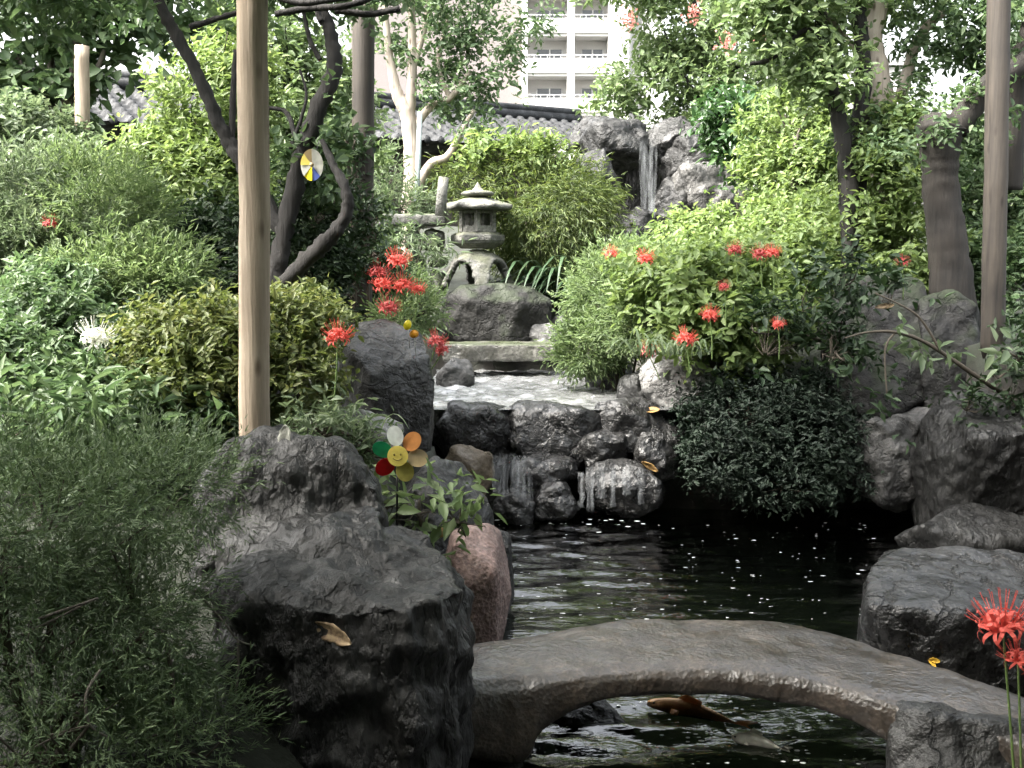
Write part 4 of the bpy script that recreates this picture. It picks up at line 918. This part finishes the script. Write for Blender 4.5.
# right side
tree('camellia_tree', 'round leafy tree above the waterfall with glossy light leaves', [('trunk', [(712,240,17.4,5),(708,150,17.4,4),(704,60,17.4,3),(690,-20,17.4,1.5)]), ('branch', [(706,100,17.3,3),(738,66,17.2,2.5),(764,48,17.2,1.5)]), ('branch', [(707,110,17.4,2.5),(680,70,17.4,1.5),(664,30,17.4,1)])],
     [lobe(650,86,17.8,44,24), lobe(700,80,17.6,50,36), lobe(668,30,17.5,44,30), lobe(740,100,17,48,38), lobe(612,98,17.8,22,8), lobe(760,30,17,54,40), lobe(660,-40,17.5,110,36)], 2200, 7, .12, .058, 'lf_bright', 'bark_dark', gap=.25)
plant('glossy_shrub', 'glossy dark-leaved shrub leaning over the waterfall rocks', 'shrub', [lobe(738,130,14.6,28,20), lobe(752,158,14.4,22,20), lobe(718,122,14.8,18,9)], 380, 7, .13, .055, 'lf_gloss', stems=3)
plant('maple_tree', 'bright yellow-green maple spreading right of the waterfall', 'tree', [lobe(798,130,12,54,44), lobe(790,190,11.8,44,44), lobe(830,190,11.5,50,50), lobe(770,240,11.3,40,30), lobe(850,140,12,40,36), lobe(800,250,10.8,60,34)], 3400, 7, .075, .036, 'lf_yellowgreen', stems=5, stem_r=.04, stem_mat='bark_mid', fol='crown', gap=.15)
plant('bright_bush', 'bright low bush in front of the waterfall foot', 'shrub', [lobe(682,238,12.2,24,18,.4), lobe(725,238,12,34,20,.4), lobe(650,268,11.2,40,14,.4), lobe(705,260,11,50,16,.4)], 1150, 7, .07, .036, 'lf_yellowgreen', stems=4)
plant('bank_shrub', 'soft bright green shrub overhanging the head of the stream pool', 'shrub', [lobe(612,300,10.2,38,34,.4), lobe(592,345,9.9,28,24,.3), lobe(632,275,10.4,38,20,.4), lobe(572,354,10.1,12,10,.2), lobe(640,320,9.6,38,34,.35)], 2700, 10, .055, .014, 'lf_bright', twig=.17, stems=5, flat=True)
plant('broad_leaved_shrub', 'broad-leaved green shrub with red lilies above the pale-topped rock', 'shrub', [lobe(690,300,9.0,45,36,.35), lobe(740,280,9.2,46,34,.35), lobe(740,325,8.9,44,36,.3), lobe(690,338,8.9,30,16,.25), lobe(660,280,9.4,40,20,.3)], 1500, 6, .085, .046, 'lf_yellowgreen', stems=5, gap=.1)
plant('right_bank_shrub', 'sunlit shrub between the two right tree trunks', 'shrub', [lobe(840,250,9.90,54,36), lobe(905,250,9.50,42,46), lobe(880,190,9.60,34,44), lobe(890,140,9.70,26,30), lobe(800,280,10.10,50,28), lobe(920,290,9.70,50,24)], 2500, 7, .07, .034, 'lf_yellowgreen', stems=5, gap=.1)
plant('right_edge_shrub', 'leafy green shrub behind the weathered right post', 'shrub', [lobe(1000,210,10.00,50,60), lobe(1035,170,10.20,40,70), lobe(990,270,9.60,46,36), lobe(1030,290,9.20,40,40), lobe(975,165,10.40,26,30)], 1900, 7, .075, .036, 'lf_mid', stems=4, gap=.1)
plant('overhanging_shrub', 'dark leaf spray hanging over the big right bank boulder', 'shrub', [lobe(800,300,8.25,54,34,.3), lobe(850,280,8.05,36,18,.25), lobe(765,345,8.25,44,34,.25), lobe(830,350,7.95,30,22,.2), lobe(885,400,7.55,22,36,.15), lobe(890,300,7.75,24,14,.15)], 250, 6, .08, .036, 'lf_dark', stems=4, gap=.35, floor=False, base=(2.7, 8.9, 1.3))
br = root('leaning_branch', P(1000, 392, 7.65), 'bare leaning branch with a few pale leaves across the big right boulder', 'branch')
for q in ([(1000,392,7.65,5),(970,372,7.55,4.5),(930,345,7.50,4),(900,333,7.45,3.5),(870,332,7.45,2.5),(845,338,7.45,1.5)], [(940,350,7.50,3),(925,325,7.50,2.5),(910,310,7.50,2),(875,293,7.55,1.5)], [(895,333,7.45,2.5),(885,350,7.40,2),(887,395,7.35,1.5)]):
    a, b = smooth_path([P(*z[:3]) for z in q], [S(z[3], z[2]) for z in q], 5); mb = MB(); mb.tube(a, [q_*.5 for q_ in b], 8, .3); mb.build('limb', M['twig'], br)
foliage('foliage', br, [lobe(900,330,7.45,60,24,.15), lobe(890,395,7.35,24,30,.12), lobe(985,345,7.45,20,10,.1)], 20, 3, .12, .045, .1, 'lf_soft', floor=False)
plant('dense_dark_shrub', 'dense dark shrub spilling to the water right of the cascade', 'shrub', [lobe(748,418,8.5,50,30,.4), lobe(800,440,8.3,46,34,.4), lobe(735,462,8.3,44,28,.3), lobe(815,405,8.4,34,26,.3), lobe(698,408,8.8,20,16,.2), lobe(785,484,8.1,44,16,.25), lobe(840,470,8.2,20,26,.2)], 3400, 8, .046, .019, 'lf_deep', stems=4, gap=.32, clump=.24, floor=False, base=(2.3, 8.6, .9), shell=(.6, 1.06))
plant('dark_corner_shrub', 'dark scrappy shrub at the foot of the weathered right post', 'shrub', [lobe(1010,395,7.7,28,26,.25), lobe(1035,350,7.8,26,44,.25), lobe(965,408,7.6,22,10,.15)], 330, 6, .07, .032, 'lf_dark', stems=3, gap=.2)
plant('pond_edge_plant', 'low plant with broad glossy leaves around the flower pinwheel', 'plant', [lobe(415,512,4.45,40,6,.10), lobe(460,522,4.5,24,4,.06), lobe(385,506,4.5,14,8,.08)], 46, 4, .075, .034, 'lf_bright', stems=2, floor=False)
plant('pond_edge_plant', 'leafy plant behind the top of the big black rock', 'plant', [lobe(325,432,4.6,28,14,.12), lobe(300,430,4.6,20,12,.10), lobe(365,446,4.6,20,8,.08)], 150, 6, .055, .016, 'lf_soft', stems=2, floor=False)
# right trees
tree('pale_trunk_tree', 'tree with a thick pale upper trunk and vines on the right', [('trunk', [(893,300,9.90,15),(888,200,9.90,14),(882,120,9.90,14),(874,70,9.90,14),(868,35,9.90,13),(874,5,9.90,13),(880,-60,9.90,11)]), ('branch', [(868,70,9.80,3),(845,36,9.70,2.5),(812,0,9.60,2.5)]), ('branch', [(900,100,10.00,6),(918,40,10.10,5),(945,10,10.10,4)])],
     [lobe(900,110,9.80,46,26,.3), lobe(880,140,9.70,30,26,.25), lobe(940,40,10.10,50,30), lobe(985,20,10.30,60,40), lobe(915,170,9.80,34,30,.3), lobe(880,-50,10.30,120,50), lobe(1010,60,10.30,50,34)], 1500, 7, .075, .036, 'lf_mid', 'bark_pale', gap=.3)
tree('slender_dark_tree', 'slender dark-trunked tree left of the pale trunk', [('trunk', [(850,260,9.6,9),(848,180,9.6,9),(840,128,9.6,8),(831,84,9.6,7),(824,50,9.6,6),(820,0,9.6,5),(822,-50,9.6,4)]), ('trunk', [(858,200,9.7,8),(860,120,9.7,8),(864,80,9.7,8),(860,30,9.7,7),(856,-30,9.7,6)]), ('branch', [(826,60,9.6,4),(806,30,9.6,3),(772,58,9.6,2.5),(750,64,9.6,2)])],
     [lobe(815,30,9.6,44,36), lobe(780,10,9.8,56,34), lobe(840,80,9.5,36,24), lobe(800,70,9.7,36,24), lobe(840,-50,9.8,130,50), lobe(740,0,10,46,26)], 1500, 7, .08, .04, 'lf_bright', 'bark_dark', gap=.35)
tree('pollarded_tree', 'thick dark pollarded trunk with one limb reaching to the right', [('trunk', [(955,330,9.00,24),(950,270,9.00,20),(945,220,9.00,18),(940,175,9.00,17),(940,145,9.00,20),(940,128,9.00,24),(943,116,9.00,14)]), ('branch', [(955,130,9.00,13),(972,106,9.00,12),(990,86,9.00,12),(1012,70,9.00,11),(1060,40,9.00,9)]), ('branch', [(1014,190,9.30,8),(1016,120,9.30,8),(1018,60,9.30,7),(1030,20,9.30,6)])],
     [lobe(930,120,8.90,26,14,.2), lobe(990,110,8.90,36,20,.25), lobe(1030,30,9.20,40,40,.4), lobe(905,150,9.00,20,22,.2), lobe(1080,-20,9.40,110,70,.8)], 900, 6, .07, .034, 'lf_mid', 'bark_brown', gap=.3)
tree('overhead_tree', 'tall dark tree whose crown closes the top right of the garden', [('trunk', [(1075,250,10.5,16),(1070,100,10.5,14),(1050,-60,10.5,10)])],
     [lobe(980,-90,11.5,110,50,1.0), lobe(1080,-60,11.5,110,80,1.), lobe(1060,60,11.2,40,60,.6)], 1300, 7, .085, .042, 'lf_mid', 'bark_dark', gap=.1)
for (lobes, n, lab, mt) in (([lobe(-40,150,11,60,60,1.0), lobe(-90,220,9,70,50,1.0)], 800, 'dark hedge closing the left edge behind the feathery shrubs', 'lf_mid'),
                        ([lobe(680,170,18,110,50,1.2), lobe(820,150,16,90,60,1.2), lobe(950,180,13,90,70,1.), lobe(1060,180,12,60,90,1.)], 2200, 'leafy hedge along the back of the right side', 'lf_bright')):
    plant('hedge', lab, 'hedge', lobes, n, 7, .1, .05, mt, stems=3, stem_r=.03)

# red crape flowers in the upper right
for (px, py, d, lab) in ((695,12,15.4,'pale red blossom cluster high above the waterfall'), (728,42,15.3,'red blossom cluster left of the bare forked branch'), (762,38,15.3,'red blossom cluster at the tip of the forked branch'), (628,20,15.5,'faint red blossom cluster beside the white apartment block')):
    SEED[0] += 1; rng = np.random.default_rng(SEED[0]); c = P(px, py, d); n = 80; C = np.array(c)+rng.normal(size=(n, 3))*S(4.5, d)
    tag(mesh_obj('blossom_cluster', leaf_mesh('blossom_cluster', C, unit(rng.normal(size=(n, 3))), unit(rng.normal(size=(n, 3))), np.full(n, .042), np.full(n, .034)), M['crape_red']), lab, 'flower', 'red blossom clusters in the trees')

# ------------------------------------------------------------------ spider lilies
def lily_flower_mb(seed, white=False):
    rng = random.Random(seed); mb = MB()
    for f in range(7):
        az = 6.283*f/7 + rng.uniform(-.2, .2); el = rng.uniform(-.05, .7) if f < 6 else 1.3; ax = Vector((math.cos(az)*math.cos(el), math.sin(az)*math.cos(el), math.sin(el)))
        s1 = ax.cross(Vector((0, 0, 1))).normalized(); s2 = s1.cross(ax)
        b = ax*.015
        for p in range(6):
            an = 6.283*p/6 + rng.uniform(-.2, .2); o = s1*math.cos(an)+s2*math.sin(an); sd = ax.cross(o).normalized(); pts_, w = [], []
            for i in range(7):
                t = i/6; ca = t*2.6
                pts_.append(b + ax*(.036*math.sin(ca)*1.1) + o*(.034*(1-math.cos(ca))*.75 + .004)); w.append(.0115*math.sin((t*.85+.12)*math.pi)**.7)
            mb.ribbon(pts_, w, sd)
        for p in range(6):
            an = 6.283*p/6 + .4; o = s1*math.cos(an)+s2*math.sin(an); sd = ax.cross(o).normalized()
            pts_ = [b + ax*(.078*t) + o*(.026*t) + Vector((0, 0, .022*t*t)) for t in (0, .25, .5, .75, 1)]; mb.ribbon(pts_, [.0022]*5, sd); mb.ribbon(pts_, [.0022]*5, o)
            e = pts_[-1]; mb.ribbon([e-sd*.004, e+sd*.004], [.003, .003], o)
    return mb
PROTO = {}
def lily(px, py, d, size_px, label, mat='lily_red', stem=None, seed=0, tilt=0):
    c = P(px, py, d); s = S(size_px, d)/.17
    if stem: g = P(stem[0], stem[1], d)
    else: g = Vector((c.x+.02, c.y+.05, max(float(hgt(c.x, c.y)), c.z-.5)))
    r = root('spider_lily', g, label, 'flower', 'spider lilies')
    key = (seed, mat)
    if key not in PROTO:
        mb = lily_flower_mb(seed); me = bpy.data.meshes.new('flower'); me.from_pydata(mb.v, [], mb.f); me.materials.append(M[mat]); PROTO[key] = me
    f = bpy.data.objects.new('flower', PROTO[key]); COL.objects.link(f); f.parent = r; f.location = c-g; f.scale = (s, s, s); f.rotation_euler = (tilt, 0, seed+px*.1)
    pts_, rad = smooth_path([g, g.lerp(c, .5)+Vector((.006, 0, 0)), c], [.0045, .004, .0035], 5); mb = MB(); mb.tube(pts_, rad, 7); mb.build('stem', M['stem'], r)
    return r
for a in [(338,341,4.7,31.8,'single red spider lily on a tall stem behind the black rock','lily_red',(331,424),1),
          (397,267,7.4,29.2,'topmost red spider lily in the cluster beside the shaded post','lily_red',(400,325),2),
          (378,277,7.6,24.1,'darker red spider lily partly behind the shaded post','lily_dusk',(384,330),5),
          (382,289,7.3,25.8,'red spider lily left of centre in the cluster by the post','lily_red',(385,330),3),
          (403,290,7.4,25.8,'middle red spider lily in the cluster above the fern','lily_red',(402,330),1),
          (418,294,7.5,18.9,'small red spider lily just above the fern cushion','lily_red',(414,325),2),
          (388,312,7.1,25.8,'lowest faded red spider lily on top of the flat-faced rock','lily_dusk',(388,335),3),
          (436,346,7.3,24.1,'dusky red spider lily right of the flat-faced rock','lily_dusk',(426,372),5),
          (442,354,7.4,18.9,'wilted dusky red spider lily hanging low by the stone slab','lily_dusk',(428,374),1),
          (645,264,9.0,22.4,'red spider lily on top of the bright bank shrub','lily_red',(646,310),2),
          (611,258,9.6,17.2,'small red spider lily on the far end of the bank shrub','lily_red',(614,300),1),
          (710,319,8.0,20.6,'red spider lily in the middle of the broad-leaved shrub','lily_red',(712,360),3),
          (685,343,8.2,24.1,'red spider lily leaning over the pale-topped rock','lily_red',(690,375),5),
          (648,356,8.6,22.4,'drooping red spider lily left of the pale-topped rock','lily_dusk',(660,380),2),
          (735,254,8.6,18.9,'red spider lily high in the broad-leaved shrub','lily_dusk',(738,300),1),
          (760,258,8.6,20.6,'red spider lily left of its close neighbour in the upper shrub','lily_dusk',(762,300),3),
          (772,257,8.5,18.9,'red spider lily right of its close neighbour in the upper shrub','lily_red',(774,300),2),
          (724,290,8.3,13.8,'tiny red spider lily inside the broad-leaved shrub','lily_dusk',(726,320),5),
          (778,328,7.6,15.5,'small red spider lily beside the overhanging dark leaves','lily_red',(779,360),1),
          (902,266,7.9,15.5,'red spider lily in front of the sunlit shrub left of the pollarded trunk','lily_dusk',(903,300),2),
          (200,303,6.3,12.0,'tiny red spider lily between the left azalea and dark shrub','lily_dusk',(201,330),3),
          (50,228,6.0,18.9,'faded red spider lily among the feathery left shrubs','lily_dusk',(52,270),2),
          (95,343,4.7,37.8,'white spider lily leaning out of the low left shrub','lily_white',(76,400),1),
          (1003,634,3.3,66.2,'big red spider lily in the lower right corner','lily_red',(1020,900),2),
          (1018,664,3.28,37.8,'second red spider lily tucked under the big corner one','lily_red',(1021,905),3)]:
    lily(a[0], a[1]-2, a[2], a[3], a[4], a[5], a[6], a[7], 0)

# ------------------------------------------------------------------ pinwheels
def plainc(name, c, tr=.35): M[name] = plain(name, c, .3, 0, tr); return M[name]
for nm, c in (('pw_green', (.03, .36, .16)), ('pw_red', (.5, .02, .025)), ('pw_orange', (.42, .18, .05)), ('pw_tan', (.36, .28, .15)), ('pw_olive', (.40, .36, .10)), ('pw_clear', (.55, .58, .55)), ('pw_yellow', (.72, .62, .16)), ('pw_ink', (.18, .14, .03)), ('pw_black', (.02, .02, .02)), ('pw_lemon', (.85, .75, .04)), ('pw_amber', (.8, .4, .04)), ('pw_blue', (.08, .12, .35)), ('pw_silver', (.55, .55, .5))): plainc(nm, c)
def disc(mb, c, ax_u, ax_v, ru, rv, th, n=28, cone=0):
    nrm_ = ax_u.cross(ax_v).normalized(); a = [c+ax_u*ru*math.cos(6.283*k/n)+ax_v*rv*math.sin(6.283*k/n) for k in range(n)]
    mb.add([p+nrm_*th/2 for p in a]+[p-nrm_*th/2 for p in a]+[c+nrm_*(th/2+cone), c-nrm_*th/2],
           [(k, (k+1) % n, 2*n) for k in range(n)]+[((k+1) % n+n, k+n, 2*n+1) for k in range(n)]+[(k+n, (k+1) % n+n, (k+1) % n, k) for k in range(n)])
dpw = 4.35; c = P(398, 455.5, dpw); u_ = S(1, dpw); Xv, Zv = Vector((1, 0, 0)), Vector((0, 0, 1))
g = P(397, 530, dpw); r = root('flower_pinwheel', g, 'toy flower pinwheel with colored round petals and a yellow face beside the black rock', 'pinwheel')
mb = MB(); mb.tube([g, P(397, 460, dpw)+Vector((0, .012, 0))], [.0045, .0045], 8); mb.build('stick', M['pw_black'], r)
for k, (an, m_, ln) in enumerate(((160, 'pw_green', 17), (98, 'pw_clear', 20), (45, 'pw_orange', 20), (-8, 'pw_tan', 20), (-68, 'pw_olive', 18), (222, 'pw_red', 18))):
    o = Vector((math.cos(R(an)), 0, math.sin(R(an)))); tw = R(22); sd = (Vector((-o.z, 0, o.x))*math.cos(tw) + Vector((0, 1, 0))*math.sin(tw))
    mb = MB(); disc(mb, c+o*ln*u_+Vector((0, .006, 0)), o, sd, 10.5*u_, 9.3*u_, .0012); mb.build('petal', M[m_], r, False)
mb = MB(); disc(mb, c-Vector((0, .012, 0)), Zv, Xv, 10.5*u_, 10.5*u_, .004, 32, .0005); face = mb.build('center_disc', M['pw_yellow'], r, False)
mb = MB()
for ex in (-3.2, 3.2): disc(mb, c+Vector((ex*u_, -.0168, 1.5*u_)), Zv, Xv, 1.3*u_, 1.0*u_, .001, 12)
for k in range(9):
    t = -1+2*k/8; disc(mb, c+Vector((t*4.2*u_, -.0168, (-4.2+1.6*t*t)*u_)), Zv, Xv, .55*u_, .7*u_, .001, 8)
mb.build('smile', M['pw_ink'], face)
d2 = 5.3; c = P(312, 165, d2); u_ = S(1, d2); r = root('disc_pinwheel', c-Vector((0, 0, .12)), 'small round pinwheel of silver and yellow sectors hanging by the twisted trunk', 'pinwheel')
for k in range(8):
    a0_, a1_ = 6.283*k/8, 6.283*(k+1)/8; mb = MB(); n = 5; yo = Vector((0, .003, 0))
    arc = [c+Vector((11*u_*math.cos(a0_+(a1_-a0_)*i/n), -.006*(i/n), 15.5*u_*math.sin(a0_+(a1_-a0_)*i/n))) for i in range(n+1)]
    mb.add([c]+arc+[c+yo]+[p+yo for p in arc], [(0, i+1, i+2) for i in range(n)]+[(n+2, n+4+i, n+3+i) for i in range(n)]+[(i+1, n+3+i, n+4+i, i+2) for i in range(n)])
    mb.build('sector', M[('pw_silver', 'pw_silver', 'pw_tan', 'pw_yellow', 'pw_silver', 'pw_lemon', 'pw_blue', 'pw_silver')[k]], r, False)
mb = MB(); disc(mb, c-Vector((0, .010, 0)), Zv, Xv, 2.2*u_, 2.2*u_, .005, 16); mb.build('hub', M['pw_tan'], r)
mb = MB(); mb.tube([c+Vector((0,.008,0)), c+Vector((.01,.05,.06)), c+Vector((.015,.12,.13))], [.002]*3, 6); mb.build('string', M['pw_black'], r)
d3 = 6.6
for (px, py, ru, rv, m_, lab, an) in ((407.5, 325, 5.2, 3.8, 'pw_lemon', 'small lemon-yellow toy petal disc above the flat-faced rock', 70), (414, 334, 4.6, 4.0, 'pw_amber', 'small amber toy petal disc beside the lemon-yellow one', 20)):
    c = P(px, py, d3); o = Vector((math.cos(R(an)), .1, math.sin(R(an)))); sd = Vector((-math.sin(R(an)), .1, math.cos(R(an)))); g = c+Vector((.01, .02, -.14))
    r = root('petal_disc', g, lab, 'ornament', 'loose pinwheel discs'); mb = MB(); disc(mb, c, o, sd, S(ru, d3), S(rv, d3), .003); mb.build('disc', M[m_], r)
    mb = MB(); mb.tube([g, c+Vector((0, .006, 0))], [.002, .002], 6); mb.build('stick', M['pw_silver'], r)

# ------------------------------------------------------------------ koi
def koi(head, tail, z, rad, mats, label):
    h, t = G(*head, z), G(*tail, z); ax = (t-h); L = ax.length; ax.normalize(); sd = Vector((-ax.y, ax.x, 0)); UP = Vector((0, 0, 1))
    r = root('koi', (h+t)/2 - UP*rad, label, 'fish', 'koi in the pond'); mb = MB(); n, m_ = 20, 14; vs = []
    def cl(s): return h + ax*L*.82*s + sd*.03*math.sin(s*3.6)*L*2
    for i in range(n+1):
        s = i/n; w = rad*max(.05, (math.sin(math.pi*min(1, s*.93+.05))**.7)*(1.08-.62*s)); cc = cl(s)
        for k in range(m_):
            a = 6.283*k/m_; vs.append(cc + sd*w*.85*math.cos(a) + UP*w*math.sin(a))
    mb.add(vs, [(i*m_+k, i*m_+(k+1) % m_, (i+1)*m_+(k+1) % m_, (i+1)*m_+k) for i in range(n) for k in range(m_)]+[tuple(range(m_-1,-1,-1)), tuple(n*m_+k for k in range(m_))])
    body = mb.build('body', mats[0], r)
    e = cl(.97); mb = MB(); q = []
    for s_ in (-1, 1):
        mb.add([e, e+ax*L*.1+sd*s_*L*.03+UP*.012, e+ax*L*.2+sd*s_*L*.085+UP*.006, e+ax*L*.12+sd*s_*.004, e+UP*-.006, e+ax*L*.1+sd*s_*L*.03+UP*.006, e+ax*L*.2+sd*s_*L*.085, e+ax*L*.12+sd*s_*.004-UP*.006], [(0,1,2,3),(7,6,5,4),(0,4,5,1),(1,5,6,2),(2,6,7,3)])
    mb.build('tail_fin', mats[1], r)
    for s_ in (-1, 1):
        b = cl(.28)+sd*s_*rad*.7; mb = MB(); v = [b, b+ax*L*.03+sd*s_*L*.10, b+ax*L*.10+sd*s_*L*.11, b+ax*L*.08+sd*s_*.006]
        mb.add(v+[p-UP*.004 for p in v], [(0,1,2,3),(7,6,5,4),(0,4,5,1),(1,5,6,2),(2,6,7,3)]); mb.build('side_fin', mats[1], r)
    mb = MB(); v = [cl(.32)+UP*rad*.9, cl(.42)+UP*rad*1.45, cl(.6)+UP*rad*1.0, cl(.6)+UP*rad*.5]; mb.add([p+sd*.002 for p in v]+[p-sd*.002 for p in v], [(0,1,2,3),(7,6,5,4),(0,4,5,1),(1,5,6,2),(2,6,7,3)]); mb.build('back_fin', mats[1], r)
    for s_ in (-1, 1):
        mb = MB(); mb.lathe([(.001, -.004), (.004, -.002), (.005, 0), (.003, .003), (.001, .004)], cl(.08)+sd*s_*rad*.42+UP*rad*.25, 8); mb.build('eye', M['pw_black'], body)
M['koi_orange'] = plain('koi_orange', (.95, .52, .24), .3); M['koi_white'] = plain('koi_white', (.75, .72, .62), .25); M['koi_fin'] = plain('koi_fin', (.75, .42, .2), .3, 0, .3)
koi((648, 703), (756, 726), .022, .044, (M['koi_orange'], M['koi_fin']), 'orange koi swimming at the surface under the bridge arch')
koi((732, 737), (792, 750), .018, .036, (M['koi_white'], M['koi_white']), 'cream white koi beside the tail of the orange koi')

# ------------------------------------------------------------------ fallen leaves
bpy.context.view_layer.update(); DG = bpy.context.evaluated_depsgraph_get()
def surface(px, py):
    d = ray(px, py).normalized(); ok, loc, nrm, _, ob, _ = SC.ray_cast(DG, Vector((0, 0, EYE)), d); return loc, nrm
def fallen(loc, nrm, L, Wd, D, mat, label, curl=.3, stand=0, seed=1):
    nrm = Vector(nrm).normalized(); D = Vector(D); D = (D - nrm*D.dot(nrm)).normalized(); D = (D*math.cos(stand) + nrm*math.sin(stand)).normalized(); sd = nrm.cross(D).normalized(); up = D.cross(sd)
    mb = MB(); n, m_ = 14, 7; vs = []
    for i in range(n+1):
        t = i/n; w = Wd*.5*(math.sin(math.pi*min(1, t*.96+.02))**.75)*(1+.16*noise.noise(Vector((t*6, seed, 0)))) + .0008
        for j in range(m_):
            s_ = j/(m_-1)*2-1; z = curl*L*((t-.5)**2)*1.1 + abs(s_)**1.5*w*.45*(curl+.25) + .05*L*noise.noise(Vector((t*4, s_*2, seed*3.3))) - abs(s_ < .01)*.0
            vs.append(loc + nrm*.005 + D*(L*(t-.5 if not stand else t)) + sd*(s_*w*(1+.15*noise.noise(Vector((t*9, s_, seed))))) + up*z)
    mb.add(vs, [(i*m_+j, i*m_+j+1, (i+1)*m_+j+1, (i+1)*m_+j) for i in range(n) for j in range(m_-1)])
    o = mb.build('fallen_leaf', M[mat]); sd_ = o.modifiers.new('thick', 'SOLIDIFY'); sd_.thickness = .0012; return tag(o, label, 'leaf', 'fallen leaves')
def leaf_skin(name, c, c2):
    m, t, b = new_mat(name); L = t.links.new; tc = nd(t, 'ShaderNodeTexCoord'); n = nd(t, 'ShaderNodeTexNoise', Scale=42.0, Detail=5.0, Roughness=.65); L(tc.outputs['Object'], n.inputs['Vector'])
    r = ramp(t, [(.35, c2), (.55, c), (.75, [min(1, q*1.3) for q in c])]); L(n.outputs['Fac'], r.inputs[0]); L(r.outputs[0], b.inputs['Base Color']); b.inputs['Roughness'].default_value = .6; M[name] = m
leaf_skin('leaf_yellow', (.75, .47, .04), (.5, .25, .03)); leaf_skin('leaf_tan', (.34, .25, .15), (.10, .065, .04)); leaf_skin('leaf_ochre', (.34, .21, .07), (.13, .07, .03)); leaf_skin('leaf_grey', (.34, .34, .30), (.2, .2, .17))
q, nn = surface(934, 660); fallen(q, nn, .05, .026, (1, -.1, 0), 'leaf_yellow', 'yellow leaf lying flat on the bridge', .5, 0, 1)
q, nn = surface(930, 660); fallen(q, nn, .05, .020, (.2, .1, 0), 'leaf_yellow', 'upright curled yellow leaf standing on the bridge', .6, 1.25, 2)
q, nn = surface(333, 632); fallen(q, nn, .145, .055, (1, 0, -.28), 'leaf_tan', 'dry tan leaf stuck on the face of the big black rock', .35, 0, 3)
q, nn = surface(650, 466); fallen(q, nn, .15, .05, (1, 0, -.6), 'leaf_ochre', 'ochre leaf on the largest cascade boulder', .3, 0, 4)
q, nn = surface(650, 411); fallen(q, (0, -.6, .8), .15, .07, (1, 0, .05), 'leaf_ochre', 'ochre leaf on the right end of the pool lip', .3, 0, 5)
q, nn = surface(886, 306); fallen(q, nn, .15, .04, (1, 0, .1), 'leaf_tan', 'tan leaf lodged on the big right boulder', .4, 0, 6)
q, nn = surface(440, 532); fallen(q, nn, .06, .04, (1, 0, 0), 'leaf_ochre', 'small brown leaf on top of the pink granite boulder', .4, 0, 7)
q, nn = surface(285, 437); fallen(q, (0, -1, .2), .085, .045, (.1, 0, 1), 'leaf_grey', 'pale grey leaf standing beside the pale wooden post', .3, 0, 8)
